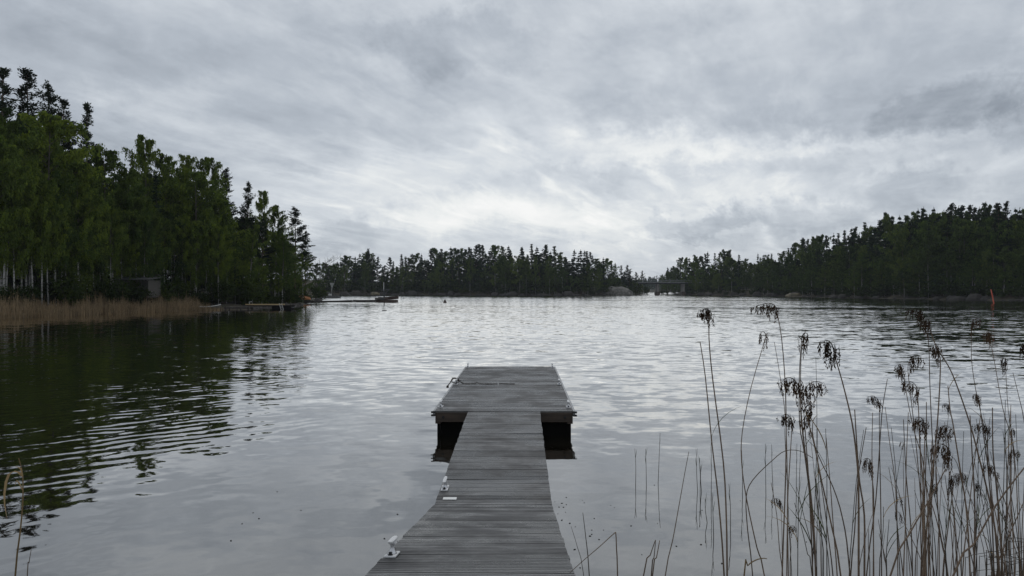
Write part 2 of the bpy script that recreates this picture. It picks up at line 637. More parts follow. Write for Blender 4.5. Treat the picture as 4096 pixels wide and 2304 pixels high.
def sdist(pl, X, Y):
    """signed distance to polygon, positive inside"""
    X, Y = np.asarray(X, float), np.asarray(Y, float)
    d = np.full(X.shape, 1e9)
    ins = np.zeros(X.shape, bool)
    n = len(pl)
    for i in range(n):
        ax, ay = pl[i]
        bx, by = pl[(i + 1) % n]
        ex, ey = bx - ax, by - ay
        tt = np.clip(((X - ax) * ex + (Y - ay) * ey) / (ex * ex + ey * ey), 0, 1)
        d = np.minimum(d, np.hypot(X - ax - tt * ex, Y - ay - tt * ey))
        c = (ay > Y) != (by > Y)
        with np.errstate(divide='ignore', invalid='ignore'):
            ins ^= c & (X < (bx - ax) * (Y - ay) / (by - ay + 1e-12) + ax)
    return np.where(ins, d, -d)


def wob(X, Y):
    return (np.sin(X * .61 + Y * .37) + np.sin(X * .23 - Y * .71 + 1.3) + np.sin(X * 1.43 + Y * 1.1 + .4) * .6 + np.sin(X * .9 - Y * 1.7) * .6)


def prof(t, steep):
    return np.where(t < 0, t * 0.35, np.where(t < 4, 0.16 * t, 0.64 + (t - 4) * steep))


def gz(pl, X, Y, steep):
    t = sdist(pl, X, Y) + wob(X, Y) * 0.35
    z = prof(np.minimum(t, 90), steep) + wob(X * .5, Y * .5) * 0.10 * np.clip(t, 0, 3)
    return np.maximum(z, -1.6)


def terrain(name, pl, x0, x1, y0, y1, step, steep, mat):
    xs = np.arange(x0, x1 + step, step)
    ys = np.arange(y0, y1 + step, step)
    X, Y = np.meshgrid(xs, ys)
    Z = gz(pl, X, Y, steep)
    nx, ny = len(xs), len(ys)
    me = bpy.data.meshes.new(name)
    v = np.stack([X, Y, Z], -1).reshape(-1, 3)
    idx = np.arange(nx * ny).reshape(ny, nx)
    q = np.stack([idx[:-1, :-1], idx[:-1, 1:], idx[1:, 1:], idx[1:, :-1]], -1).reshape(-1, 4)
    keep = (v[q][:, :, 2] > -1.5).any(1)
    me.from_pydata(v.tolist(), [], q[keep].tolist())
    me.materials.append(mat)
    me.polygons.foreach_set('use_smooth', [True] * len(me.polygons))
    return link(name, me)


tag(terrain('wooded_shore', LEFT, -130, 80, -10, 420, 2.0, 0.10, M_GROUND), 'dark brown forest floor of the left and far shore', kind='structure')
tag(terrain('hill_shore', RIGHT, 80, 330, 60, 430, 2.5, 0.10, M_GROUND), 'dark wooded hillside of the right shore', kind='structure')


def near_bank():
    xs = np.linspace(-14, 14, 57)
    ys = np.linspace(-14, 5.4, 50)
    X, Y = np.meshgrid(xs, ys)
    edge = 4.35 + 0.25 * np.sin(X * .8) + .15 * np.sin(X * 2.1 + 1)
    t = edge - Y
    Z = np.where(t < 0, t * .5, 0.92 * (1 - np.exp(-t * .75))) + wob(X * 2, Y * 2) * .02
    idx = np.arange(X.size).reshape(X.shape)
    q = np.stack([idx[:-1, :-1], idx[:-1, 1:], idx[1:, 1:], idx[1:, :-1]], -1).reshape(-1, 4)
    me = bpy.data.meshes.new('near_bank')
    me.from_pydata(np.stack([X, Y, Z], -1).reshape(-1, 3).tolist(), [], q.tolist())
    me.materials.append(M_BANK)
    me.polygons.foreach_set('use_smooth', [True] * len(me.polygons))
    tag(link('near_bank', me), 'low earth bank at the foot of the pier', kind='structure')

near_bank()

# far hill beyond the bridge
def far_hill():
    rng = np.random.default_rng(5)
    xs = np.linspace(-150, 700, 90)
    ys = np.linspace(820, 1200, 12)
    X, Y = np.meshgrid(xs, ys)
    Z = np.where(Y < 830, -0.5, 1 + (Y - 830) * .04) + np.sin(X * .02) * 1.0
    idx = np.arange(X.size).reshape(X.shape)
    q = np.stack([idx[:-1, :-1], idx[:-1, 1:], idx[1:, 1:], idx[1:, :-1]], -1).reshape(-1, 4)
    me = bpy.data.meshes.new('far_hill')
    me.from_pydata(np.stack([X, Y, Z], -1).reshape(-1, 3).tolist(), [], q.tolist())
    me.materials.append(M_GROUND)
    tag(link('far_hill', me), 'distant hill behind the bridge', kind='structure')
    qs = []
    for i in range(420):
        Yt = rng.uniform(832, 960)
        Xt = rng.uniform(120, 360)
        g = 1 + (Yt - 830) * .04
        H = rng.uniform(10, 15)
        n = 46
        tt = rng.uniform(0, 1, n) ** .8
        r = (1 - tt) * H * .17 + .2
        a = rng.uniform(0, 6.28, n)
        rr = r * np.sqrt(rng.uniform(.1, 1, n))
        c = np.stack([Xt + rr * np.cos(a), Yt + rr * np.sin(a), g + H * (0.08 + .92 * tt)], -1)
        A = rng.normal(0, 1, (n, 3)); A /= np.linalg.norm(A, axis=1)[:, None]
        Bv = rng.normal(0, 1, (n, 3)); Bv[:, 2] *= 1.5; Bv /= np.linalg.norm(Bv, axis=1)[:, None]
        qs.append(rhombi(c, A * .7, Bv * .9))
    o = link('distant_forest', quad_mesh('distant_forest', np.concatenate(qs), M_SPRUCE))
    tag(o, 'hazy blue forest far off beyond the bridge', 'forest', kind='stuff')

far_hill()

# ------------------------------------------------------------------ trees
def unit(n, rng):
    a = rng.normal(0, 1, (n, 3))
    return a / np.linalg.norm(a, axis=1)[:, None]


def trunk_pts(H, lean, rng, n=9, amp=0.012):
    ph = rng.uniform(0, 6.28, 2)
    return [Vector((lean[0] * t * H + math.sin(t * 5 + ph[0]) * amp * H * t, lean[1] * t * H + math.sin(t * 4 + ph[1]) * amp * H * t, t * H)) for t in np.linspace(0, 1, n)]


def along(pts, t):
    k = t * (len(pts) - 1)
    i = min(int(k), len(pts) - 2)
    return pts[i].lerp(pts[i + 1], k - i)


def make_birch(seed, near=True, H=18.0, r0=0.15, low=0.26, width=0.17, lean=(0, 0), mat=None):
    rng = np.random.default_rng(seed)
    pts = trunk_pts(H, lean, rng)
    mb = MB()
    mb.tube([p + Vector((0, 0, -0.4 if i == 0 else 0)) for i, p in enumerate(pts)], [r0 * (1 - .93 * (i / 8)) for i in range(9)], 7 if near else 5)
    nl, ns, nk, ls = (42, 20, 16, 1.12) if near else (30, 12, 7, 2.6)
    width *= 1.28 if near else 1.6
    C, A, Bv = [], [], []
    ntr = len(mb.f)
    for i in range(nl):
        t = low + (0.985 - low) * (i + rng.uniform(0, 1)) / nl
        p0 = along(pts, t)
        q = (t - low) / (1 - low)
        R = H * width * (0.35 + 0.65 * math.sin(math.pi * min(1, 0.18 + q * 0.95) ** 0.85)) * rng.uniform(.5, 1.3)
        R *= 1.0 if q < .8 else (1.25 - q) / .45
        a = rng.uniform(0, 6.283)
        hd = Vector((math.cos(a), math.sin(a), 0))
        up = 0.55 + 0.7 * q
        e = [p0, p0 + hd * R * .5 + Vector((0, 0, R * up * .55)), p0 + hd * R + Vector((0, 0, R * up * .75))]
        mb.tube(e, [0.035 * (1.3 - q), 0.02, 0.006], 4 if near else 3, cap=False)
        for s in range(ns):
            u = 0.22 + 0.8 * (s + rng.uniform(0, 1)) / ns
            u = min(u, 1.0)
            b = e[0].lerp(e[1], u * 2) if u < .5 else e[1].lerp(e[2], u * 2 - 1)
            L = rng.uniform(.5, 1.9) * (1.15 - .55 * q) * (H / 18)
            k = np.linspace(0.02, 1, nk)
            sp = np.stack([b.x + rng.normal(0, .10 * ls, nk) + hd.x * k * .25 + rng.normal(0, .12), b.y + rng.normal(0, .10 * ls, nk) + hd.y * k * .25 + rng.normal(0, .12),
                           b.z + .25 * np.sin(k * 2.2) - L * k ** 1.5 + rng.normal(0, .05, nk)], -1)
            C.append(sp)
            ax = unit(nk, rng); ax[:, 2] *= .35
            ay = unit(nk, rng) * .5; ay[:, 2] -= .8
            A.append(ax * (0.075 * ls) * rng.uniform(.7, 1.3, (nk, 1)))
            Bv.append(ay * (0.13 * ls) * rng.uniform(.7, 1.3, (nk, 1)))
    cr = quad_mesh('crown', rhombi(np.concatenate(C), np.concatenate(A), np.concatenate(Bv)), mat or M_BIRCH)
    tm = mb.mesh('trunk', M_BBARK, True)
    tm.materials.append(M_TWIG)
    for pl_ in tm.polygons[ntr:]:
        pl_.material_index = 1
    return tm, cr, H


def make_pine(seed, near=True, H=22.0, low=0.5, full=1.0):
    rng = np.random.default_rng(seed)
    pts = trunk_pts(H, (rng.normal(0, .01), 0), rng, amp=.006)
    mb = MB()
    mb.tube([p + Vector((0, 0, -0.4 if i == 0 else 0)) for i, p in enumerate(pts)], [0.20 * (1 - .9 * (i / 8)) + .012 for i in range(9)], 7 if near else 5)
    nw = int((20 if near else 15) * (1 - low) / .5)
    C, A, Bv = [], [], []
    ls = 1.35 if near else 2.8
    for i in range(nw):
        q = (i + rng.uniform(0, .6)) / nw
        t = low + (1 - low) * q
        for b in range(int(rng.integers(3, 6))):
            p0 = along(pts, min(.992, t + rng.uniform(-.5, .5) * (1 - low) / nw * 1.6))
            a = rng.uniform(0, 6.283)
            hd = Vector((math.cos(a), math.sin(a), 0))
            R = full * (2.3 * (1 - q) ** .85 * (0.55 + .45 * min(1, q * 5)) + .28) * rng.uniform(.45, 1.3)
            el = rng.uniform(-.12, .42) + q * .7
            e1 = p0 + hd * R * math.cos(el) + Vector((0, 0, R * math.sin(el)))
            mid = p0.lerp(e1, .55) + Vector((0, 0, -.08 * R))
            mb.tube([p0, mid, e1], [.035, .022, .008], 3, cap=False)
            nc = max(2, int(R * (3.2 if near else 1.8)))
            for c in range(nc):
                u = 0.3 + .75 * (c + rng.uniform(0, 1)) / nc
                base = p0.lerp(mid, u * 1.8) if u < .55 else mid.lerp(e1, (u - .55) / .45)
                n = 19 if near else 12
                dirs = unit(n, rng)
                dirs[:, 2] = np.abs(dirs[:, 2]) * .8 + .1
                off = dirs * rng.uniform(.05, .32, (n, 1)) * (1 if near else 1.25)
                off[:, :2] *= 1.35
                C.append(np.array(base) + off + rng.normal(0, .06, (n, 3)))
                A.append(np.cross(dirs, unit(n, rng)) * (.055 * ls))
                Bv.append(dirs * (.15 * (1 if near else 1.6)))
    # top leader
    n = 40 if near else 14
    k = rng.uniform(0, 1, n)
    dirs = unit(n, rng); dirs[:, 2] = np.abs(dirs[:, 2]) + .3
    top = np.array(pts[-1])
    C.append(top + np.stack([rng.normal(0, .12, n), rng.normal(0, .12, n), -k * 1.0 + .25], -1))
    A.append(np.cross(dirs, unit(n, rng)) * (.055 * ls)); Bv.append(dirs * .16)
    cr = quad_mesh('crown', rhombi(np.concatenate(C), np.concatenate(A), np.concatenate(Bv)), M_PINE)
    return mb.mesh('trunk', M_BARK, True), cr, H


def make_spruce(seed, near=True, H=20.0, low=0.1, width=0.15):
    rng = np.random.default_rng(seed)
    pts = trunk_pts(H, (0, 0), rng, amp=.003)
    mb = MB()
    mb.tube([p + Vector((0, 0, -0.4 if i == 0 else 0)) for i, p in enumerate(pts)], [0.19 * (1 - .95 * (i / 8)) + .01 for i in range(9)], 6)
    nw = 34 if near else 20
    C, A, Bv = [], [], []
    for i in range(nw):
        q = (i + rng.uniform(0, .7)) / nw
        t = low + (1 - low) * q
        p0 = np.array(along(pts, min(t, .995)))
        for b in range(7 if near else 6):
            a = rng.uniform(0, 6.283)
            hd = np.array((math.cos(a), math.sin(a), 0))
            R = (H * width * (1 - q) ** .9 + .25) * rng.uniform(.6, 1.15)
            n = max(3, int(R * (4.5 if near else 2.2)))
            u = np.linspace(.15, 1, n)
            c = p0 + hd * (R * u)[:, None]
            c[:, 2] += -R * .42 * u + R * .22 * u ** 3
            rep = 4 if near else 4
            c = np.repeat(c, rep, 0) + rng.normal(0, .12, (n * rep, 3)) * np.array([1, 1, .9])
            side = np.array((-hd[1], hd[0], 0))
            m = len(c)
            sz = .30 if near else .66
            ax = (side * rng.uniform(.3, 1, (m, 1)) + unit(m, rng) * .4) * sz * .35
            ay = (hd * rng.uniform(.3, 1, (m, 1)) + unit(m, rng) * .35); ay[:, 2] -= .55
            C.append(c); A.append(ax); Bv.append(ay * sz * .7)
    n = 20
    k = rng.uniform(0, 1, n)
    C.append(np.array(pts[-1]) + np.stack([rng.normal(0, .07, n), rng.normal(0, .07, n), -k * 1.2 + .5], -1))
    A.append(unit(n, rng) * .07); bb = unit(n, rng) * .08; bb[:, 2] += .16; Bv.append(bb)
    cr = quad_mesh('crown', rhombi(np.concatenate(C), np.concatenate(A), np.concatenate(Bv)), M_SPRUCE)
    return mb.mesh('trunk', M_TWIG, True), cr, H


def make_shrub(seed, near=True):
    rng = np.random.default_rng(seed)
    mb = MB()
    C = []
    for s in range(7):
        a = rng.uniform(0, 6.283)
        r = rng.uniform(.3, 1.1)
        e = Vector((math.cos(a) * r, math.sin(a) * r, rng.uniform(1.2, 2.6)))
        mb.tube([(0.1 * math.cos(a), .1 * math.sin(a), -.2), e * .5 + Vector((0, 0, .2)), e], [.03, .02, .008], 4, cap=False)
        for c in range(9 if near else 5):
            p = e * rng.uniform(.35, 1.1)
            n = 18 if near else 6
            C.append(np.array(p) + rng.normal(0, .28, (n, 3)))
    C = np.concatenate(C)
    n = len(C)
    ls = 1 if near else 1.9
    cr = quad_mesh('crown', rhombi(C, unit(n, rng) * .08 * ls, unit(n, rng) * .13 * ls), M_BUSH)
    return mb.mesh('stem', M_TWIG), cr, 2.7


def make_bare(seed, H=11.0):
    rng = random.Random(seed)
    tr, br = MB(), MB()
    def grow(p, d, L, r, lev):
        n = 4
        pts = [p]
        q = p
        for i in range(n):
            d = (d + Vector((rng.gauss(0, .10), rng.gauss(0, .10), rng.gauss(.02, .06)))).normalized()
            q = q + d * (L / n)
            pts.append(q)
        (tr if lev == 0 else br).tube(pts, [r * (1 - .55 * i / n) for i in range(n + 1)], 6 if lev < 2 else 3, cap=False)
        if lev < 4:
            k = (6, 5, 4, 4)[lev]
            for i in range(k):
                u = 0.3 + .7 * (i + rng.random()) / k
                b = along(pts, min(u, .999))
                ax = Vector((rng.gauss(0, 1), rng.gauss(0, 1), rng.gauss(.25, .5))).normalized()
                nd = (d * .75 + ax * .75).normalized()
                grow(b, nd, L * rng.uniform(.42, .62), max(.012, r * .5), lev + 1)
    grow(Vector((0, 0, -.3)), Vector((.05, 0, 1)), H * .62, .13, 0)
    return tr.mesh('trunk', M_TWIG, True), br.mesh('branch_crown', M_TWIG), H


PROTO = {
    'birch': [make_birch(10 + i, True, lean=l, low=lo, width=w) for i, (l, lo, w) in enumerate((((0, 0), .33, .17), ((.03, .0), .36, .16), ((-.03, .01), .30, .18), ((.015, 0), .42, .15)))],
    'leanbirch': [make_birch(31, True, lean=(.17, 0), low=.40, width=.17), make_birch(32, True, lean=(.10, 0), low=.36, width=.15)],
    'aspen': [make_birch(40 + i, True, low=.2, width=.19, mat=M_BIRCH2) for i in range(2)],
    'pine': [make_pine(50 + i, True, low=lo, full=fu) for i, (lo, fu) in enumerate(((.45, 1.25), (.36, 1.15), (.48, 1.45)))],
    'spruce': [make_spruce(60 + i, True, width=.19) for i in range(2)],
    'birchF': [make_birch(70 + i, False, low=lo, r0=.085, mat=M_BIRCHF) for i, lo in enumerate((.25, .30, .2, .35))],
    'aspenF': [make_birch(76 + i, False, low=.15, width=.2, mat=M_BIRCH2) for i in range(2)],
    'pineF': [make_pine(80 + i, False, low=lo, full=fu) for i, (lo, fu) in enumerate(((.25, 1.55), (.38, 1.7), (.2, 1.4), (.3, 1.8)))],
    'spruceF': [make_spruce(90 + i, False, width=w) for i, w in enumerate((.2, .23, .17))],
    'bush': [make_shrub(100 + i) for i in range(3)],
    'bushF': [make_shrub(110 + i, False) for i in range(3)],
    'bare': [make_bare(7)],
}
NAMES = {'birch': 'birch_tree', 'leanbirch': 'birch_tree', 'aspen': 'aspen_tree', 'pine': 'pine_tree', 'spruce': 'spruce_tree', 'bush': 'shrub', 'bare': 'bare_tree'}
CATS = {'birch_tree': 'tree', 'aspen_tree': 'tree', 'pine_tree': 'tree', 'spruce_tree': 'tree', 'shrub': 'shrub', 'bare_tree': 'tree'}
RT = random.Random(11)


def plant(kind, x, y, z, H, label, group=None, wf=1.0, var=None, rz=None):
    pr = PROTO[kind]
    tr, cr, H0 = pr[RT.randrange(len(pr)) if var is None else var]
    nm = NAMES[kind[:-1] if kind.endswith('F') else kind]
    e = empty(nm, (x, y, z), RT.uniform(0, 6.283) if rz is None else rz)
    k = H / H0
    kw = k ** .8 * wf * RT.uniform(.9, 1.1)
    e.scale = (kw, kw, k)
    link(tr.name.split('.')[0] if nm != 'shrub' else 'stem', tr, e)
    link('crown' if nm != 'bare_tree' else 'branches', cr, e)
    tag(e, label, CATS[nm], group)
    return e


def plant_px(kind, px, topy, Y, pl, steep, label, group=None, wf=1.0, **kw):
    top = W(px, topy, Y)
    g = float(gz(pl, np.array(top.x), np.array(Y), steep))
    g = max(g, .05)
    return plant(kind, top.x, Y, g, max(1.0, top.z - g), label, group, wf, **kw)


def shoreY(px):
    return float(np.interp(px, [-200, 0, 400, 780, 1000, 1180, 1262], [64, 65.5, 77, 92, 97, 112.6, 158]))

def zoneL(px):
    for lim, w in ((180, 'near the left edge'), (420, 'below the tall left pines'), (620, 'around the wooden cabin'), (800, 'behind the right half of the reed bed'),
                   (1000, 'behind the grey jetty'), (1180, 'behind the jetty with the yellow beam'), (9999, 'at the tip of the point')):
        if px < lim: return w

# --- left shore, the trees one can tell apart
LT = [  # kind, px, top, inland, width, label
    ('pine', 15, 285, 26, 1.1, 'tall dark pine rising at the left edge of the picture'),
    ('pine', 100, 288, 24, 1.15, 'tallest pine of the left shore, second from the left edge'),
    ('pine', 192, 346, 27, 1.0, 'pine with a narrow top, third from the left edge'),
    ('pine', 250, 410, 24, 1.05, 'broad dark pine just left of the lone slender pine'),
    ('pine', 345, 424, 18, 0.95, 'lone slender pine standing clear of the left birches against the sky'),
    ('birch', 5, 480, 7, 1.0, 'leafy birch cut by the left edge of the picture'),
    ('birch', 205, 466, 7, 1.25, 'large bright birch with twin white trunks under the tall left pines'),
    ('birch', 110, 640, 5, 0.9, 'lower birch left of the twin-trunked birch'),
    ('birch', 300, 640, 5, 0.9, 'drooping birch right of the twin-trunked birch'),
    ('birch', 430, 600, 7, 1.1, 'rounded birch just right of the lone slender pine'),
    ('spruce', 530, 612, 16, 0.8, 'spruce tip showing between two birch crowns left of the tall thin birch'),
    ('birch', 590, 556, 10, 0.75, 'tall thin-topped birch standing above its neighbours behind the cabin'),
    ('aspen', 520, 680, 5, 1.0, 'darker aspen in front of the wooden cabin'),
    ('spruce', 625, 700, 6, 0.95, 'dark spruce column right of the wooden cabin'),
    ('birch', 668, 625, 9, 0.95, 'bright birch right of the dark spruce column'),
    ('birch', 740, 632, 10, 0.7, 'slim birch with a loose top right of the bright birch'),
    ('birch', 832, 634, 9, 0.75, 'thin birch with a sparse forked top against the sky'),
    ('birch', 780, 700, 5, 1.2, 'wide weeping birch over the end of the reed bed'),
    ('pine', 905, 682, 13, 0.95, 'dark round-topped pine above the weeping birches'),
    ('birch', 880, 800, 5, 1.15, 'weeping birch in front of the round-topped pine'),
    ('pine', 992, 736, 12, 0.95, 'pointed pine between the round-topped pine and the point'),
    ('birch', 1048, 772, 11, 0.7, 'sparse birch top right of the pointed pine'),
    ('leanbirch', 965, 800, 4, 1.0, 'birch with a long white trunk leaning right above the old jetty'),
    ('birch', 1100, 832, 9, 0.75, 'narrow birch with a thin top near the end of the point'),
    ('pine', 1178, 836, 8, 1.25, 'spreading pine at the tip of the point, highest there'),
    ('pine', 1222, 930, 7, 1.1, 'lower pine with flat side branches right of the spreading pine'),
    ('aspen', 1130, 960, 5, 1.1, 'dark leafy aspen below the spreading pine'),
    ('aspen', 1212, 1010, 4, 1.15, 'low dense aspen at the water by the orange boat'),
    ('bare', 1262, 985, 9, 1.0, 'leafless tree with fine grey twigs at the very tip of the point'),
    ('leanbirch', 1030, 905, 3, 0.8, 'smaller crooked birch right of the leaning white trunk'),
]
for kind, px, ty, inl, wf, lab in LT:
    Y = shoreY(px) + inl
    rz = 0.0 if kind == 'leanbirch' else None
    pxx = px - (150 if kind == 'leanbirch' and px < 1000 else 40 if kind == 'leanbirch' else 0)
    plant_px(kind, pxx, ty, Y, LEFT, .10, lab, None, wf, rz=rz)

skyL = ([-200, 0, 60, 150, 280, 345, 420, 590, 740, 840, 905, 990, 1060, 1120, 1200, 1260], [300, 420, 430, 450, 520, 600, 640, 650, 690, 720, 750, 800, 860, 900, 960, 1060])
for i in range(80):
    px = -160 + 1380 * (i + RT.random()) / 80
    inl = RT.uniform(9, 30)
    ty = np.interp(px, *skyL) + RT.uniform(20, 170)
    kind = RT.choice(['birch', 'pine', 'spruce', 'spruce', 'aspen', 'birch'])
    lab = 'dark %s half hidden inside the wood %s' % (kind, zoneL(px))
    plant_px(kind, px, ty, shoreY(px) + inl, LEFT, .10, lab, 'trees deeper in the left shore wood', RT.uniform(.9, 1.15))
for i in range(44):      # slim front-row birches, trunks showing
    px = -60 + 1180 * (i + RT.random()) / 44
    ty = np.interp(px, *skyL) + RT.uniform(130, 330)
    kind = 'birch' if RT.random() < .75 else 'aspen'
    plant_px(kind, px, ty, shoreY(px) + RT.uniform(2.5, 6), LEFT, .10,
             'slim front row %s %s' % (kind, zoneL(px)), 'slim front row trees of the left shore', RT.uniform(.7, .95))
for i in range(46):
    px = -100 + 1380 * (i + RT.random()) / 46
    Y = shoreY(px) + RT.uniform(1.2, 8)
    X = (px - 2048) / F * Y
    g = max(.05, float(gz(LEFT, np.array(X), np.array(Y), .10)))
    plant('bush', X, Y, g, RT.uniform(1.6, 4.2), 'leafy green shrub under the trees %s' % zoneL(px), 'shrubs along the left shore', 1.2)

# --- middle of the far shore
skyC = ([1262, 1290, 1310, 1340, 1372, 1405, 1445, 1475, 1500, 1530, 1555, 1600, 1650, 1700, 1750, 1815, 1880, 1960, 2060, 2165, 2220, 2240, 2290, 2340, 2400, 2440, 2500, 2540, 2580, 2600],
        [1060, 1062, 1058, 1022, 1020, 1040, 1002, 1008, 1024, 1046, 1034, 1026, 1020, 1014, 1004, 1000, 990, 988, 994, 986, 990, 1010, 998, 1008, 1038, 1046, 1064, 1078, 1096, 1112])
def zoneC(px):
    for lim, w in ((1420, 'behind the triangular landing sign'), (1620, 'behind the jetty with the crane'), (1850, 'on the far shore behind the red cone buoy'),
                   (2150, 'on the far shore straight beyond the pier'), (2400, 'on the far shore left of the big boulder'), (9999, 'above the big boulder by the bridge')):
        if px < lim: return w
def shoreC(px):
    return float(np.interp(px, [1262, 1300, 1500, 1800, 2100, 2300, 2530, 2600], [335, 340, 354, 346, 323, 323, 362, 413]))
RC = random.Random(3)
for i in range(84):
    px = 1268 + 1325 * (i + RC.random()) / 84
    ty = np.interp(px, *skyC) + (RC.uniform(-10, 6) if RC.random() < .6 else RC.uniform(5, 40))
    pinep = .72 if 1430 < px < 2330 else .45
    k = RC.random()
    kind = 'pineF' if k < pinep else ('spruceF' if k < pinep + .14 else ('birchF' if RC.random() < .6 else 'aspenF'))
    w = kind[:-1]
    plant_px(kind, px, ty, shoreC(px) + RC.uniform(8, 26), LEFT, .10, 'tall dark %s in the skyline row %s' % (w, zoneC(px)), 'skyline trees of the far shore', RC.uniform(.95, 1.3))
for i in range(66):
    px = 1266 + 1325 * (i + RC.random()) / 66
    ty = np.interp(px, *skyC) + RC.uniform(35, 110)
    k = RC.random()
    kind = 'birchF' if k < .4 else 'aspenF' if k < .62 else 'spruceF' if k < .82 else 'pineF'
    plant_px(kind, px, ty, shoreC(px) + RC.uniform(3, 10), LEFT, .10, 'lower %s of the front row %s' % (kind[:-1], zoneC(px)), 'front row trees of the far shore', RC.uniform(.8, 1.15))
for i in range(64):
    px = 1266 + 1325 * (i + RC.random()) / 64
    Y = shoreC(px) + RC.uniform(2, 6)
    X = (px - 2048) / F * Y
    g = max(.1, float(gz(LEFT, np.array(X), np.array(Y), .10)))
    plant('bushF', X, Y, g, RC.uniform(2.5, 7), 'dark shrub at the waterline %s' % zoneC(px), 'shrubs along the far shore', 1.3)
for i in range(105):
    px = 1266 + 1325 * (i + RC.random()) / 105
    ty = np.interp(px, *skyC) + RC.uniform(18, 75)
    plant_px('spruceF', px, ty, shoreC(px) + RC.uniform(12, 60), LEFT, .10, 'dark inner spruce behind the front row %s' % zoneC(px), 'inner spruces of the far shore', RC.uniform(1.1, 1.5))
# slender white trunks that stand out
for px, b in ((1460, 0), (1612, 1), (1758, 0), (1880, 1), (2020, 0), (2105, 1), (2142, 0), (2198, 1), (2352, 0), (2392, 1)):
    plant_px('birchF', px, np.interp(px, *skyC) + 42, shoreC(px) + 2.6, LEFT, .10, 'white-trunked birch at the water %s' % zoneC(px), 'white-trunked birches of the far shore', .62)

# --- right shore
skyR = ([2640, 2650, 2681, 2702, 2737, 2786, 2858, 2920, 2973, 3066, 3131, 3171, 3216, 3249, 3308, 3376, 3403, 3479, 3524, 3552, 3628, 3666, 3779, 3869, 3917, 3983, 4021, 4069, 4300],
        [1110, 1086, 1060, 1045, 1040, 1030, 1012, 1009, 1018, 1017, 1005, 993, 958, 962, 943, 928, 915, 900, 874, 872, 858, 845, 828, 832, 828, 816, 819, 834, 800])
def zoneR(px):
    for lim, w in ((2800, 'at the right end of the bridge'), (3100, 'between the bridge and the pale shore rock'), (3300, 'above the pale shore rock'),
                   (3650, 'on the slope right of the pale shore rock'), (3900, 'on the hill left of the red spar'), (9999, 'on the hill above the red spar')):
        if px < lim: return w
def shoreR(px):
    return float(np.interp(px, [2640, 2700, 2786, 3066, 3128, 3400, 3800, 4096, 4300], [420, 413, 354, 310, 286, 225, 190, 171, 160]))
RR = random.Random(8)
for i in range(125):
    px = 2645 + 1540 * (i + RR.random()) / 125
    ty = np.interp(px, *skyR) + (RR.uniform(-12, 8) if RR.random() < .6 else RR.uniform(5, 45))
    k = RR.random()
    kind = 'pineF' if k < .42 else 'spruceF' if k < .66 else 'birchF' if k < .88 else 'aspenF'
    plant_px(kind, px, ty, shoreR(px) + RR.uniform(22, 55), RIGHT, .10, 'tall %s in the skyline row %s' % (kind[:-1], zoneR(px)), 'skyline trees of the right shore', RR.uniform(.7, 1.0))
for i in range(105):
    px = 2645 + 1540 * (i + RR.random()) / 105
    sk = np.interp(px, *skyR)
    ty = sk + RR.uniform(.12, .5) * (1190 - sk)
    k = RR.random()
    kind = 'pineF' if k < .10 else 'spruceF' if k < .28 else 'birchF' if k < .68 else 'aspenF'
    plant_px(kind, px, ty, shoreR(px) + RR.uniform(8, 26), RIGHT, .10, 'middle row %s of the wood %s' % (kind[:-1], zoneR(px)), 'middle row trees of the right shore', RR.uniform(.85, 1.15))
for i in range(64):
    px = 2645 + 1540 * (i + RR.random()) / 64
    sk = np.interp(px, *skyR)
    ty = sk + RR.uniform(.45, .75) * (1190 - sk)
    kind = 'birchF' if RR.random() < .6 else 'aspenF'
    plant_px(kind, px, ty, shoreR(px) + RR.uniform(2.5, 8), RIGHT, .10, 'small front row %s at the water %s' % (kind[:-1], zoneR(px)), 'front row trees of the right shore', RR.uniform(.8, 1.1))
for i in range(76):
    px = 2645 + 1540 * (i + RR.random()) / 76
    Y = shoreR(px) + RR.uniform(1.5, 6)
    X = (px - 2048) / F * Y
    g = max(.1, float(gz(RIGHT, np.array(X), np.array(Y), .10)))
    plant('bushF', X, Y, g, RR.uniform(1.5, 4), 'brownish shrub at the waterline %s' % zoneR(px), 'shrubs along the right shore', 1.4)
for i in range(85):
    px = 2645 + 1540 * (i + RR.random()) / 85
    ty = np.interp(px, *skyR) + RR.uniform(20, 90)
    plant_px('spruceF', px, ty, shoreR(px) + RR.uniform(20, 45), RIGHT, .10, 'dark inner spruce of the wood %s' % zoneR(px), 'inner spruces of the right shore', RR.uniform(1.1, 1.5))
plant_px('spruceF', 3790, 905, shoreR(3790) + 7, RIGHT, .10, 'big dark broad spruce standing in front of the right hill', None, 1.5, var=1)
plant_px('birchF', 3713, 930, shoreR(3713) + 3, RIGHT, .10, 'birch with white twin stem left of the big dark spruce', None, .9, var=3)

# ------------------------------------------------------------------ rocks
def rock(name, c, s, mat, label, seed, group=None, n=18):
    rng = np.random.default_rng(seed)
    mb = MB()
    ph = rng.uniform(0, 6.28, 8)
    rings = []
    for i in range(n // 2):
        th = math.pi / 2 * i / (n // 2 - 1)
        ring = []
        for k in range(n * 2):
            a = math.pi * k / n
            r = math.cos(th) ** .7 * (1 + .12 * math.sin(2 * a + ph[0]) + .08 * math.sin(3 * a + ph[1] + th) + .05 * math.sin(7 * a + ph[2] + th * 5))
            z = math.sin(th) * (1 + .10 * math.sin(3 * a + ph[3]) + .05 * math.sin(8 * a + ph[4] + th * 6)) if i < n // 2 - 1 else 1
            ring.append((r * s[0] / 2 + .03 * s[0] * math.sin(th * 9 + a * 4 + ph[5]) * math.cos(th), 0, z * s[2], a))
        rings.append([(q[0] * math.cos(q[3]), q[0] * math.sin(q[3]) * s[1] / s[0], q[2] - .25) for q in ring])
    mb.loft(rings, True)
    o = mb.build(name, mat, None, True, loc=c)
    return tag(o, label, 'rock', group)

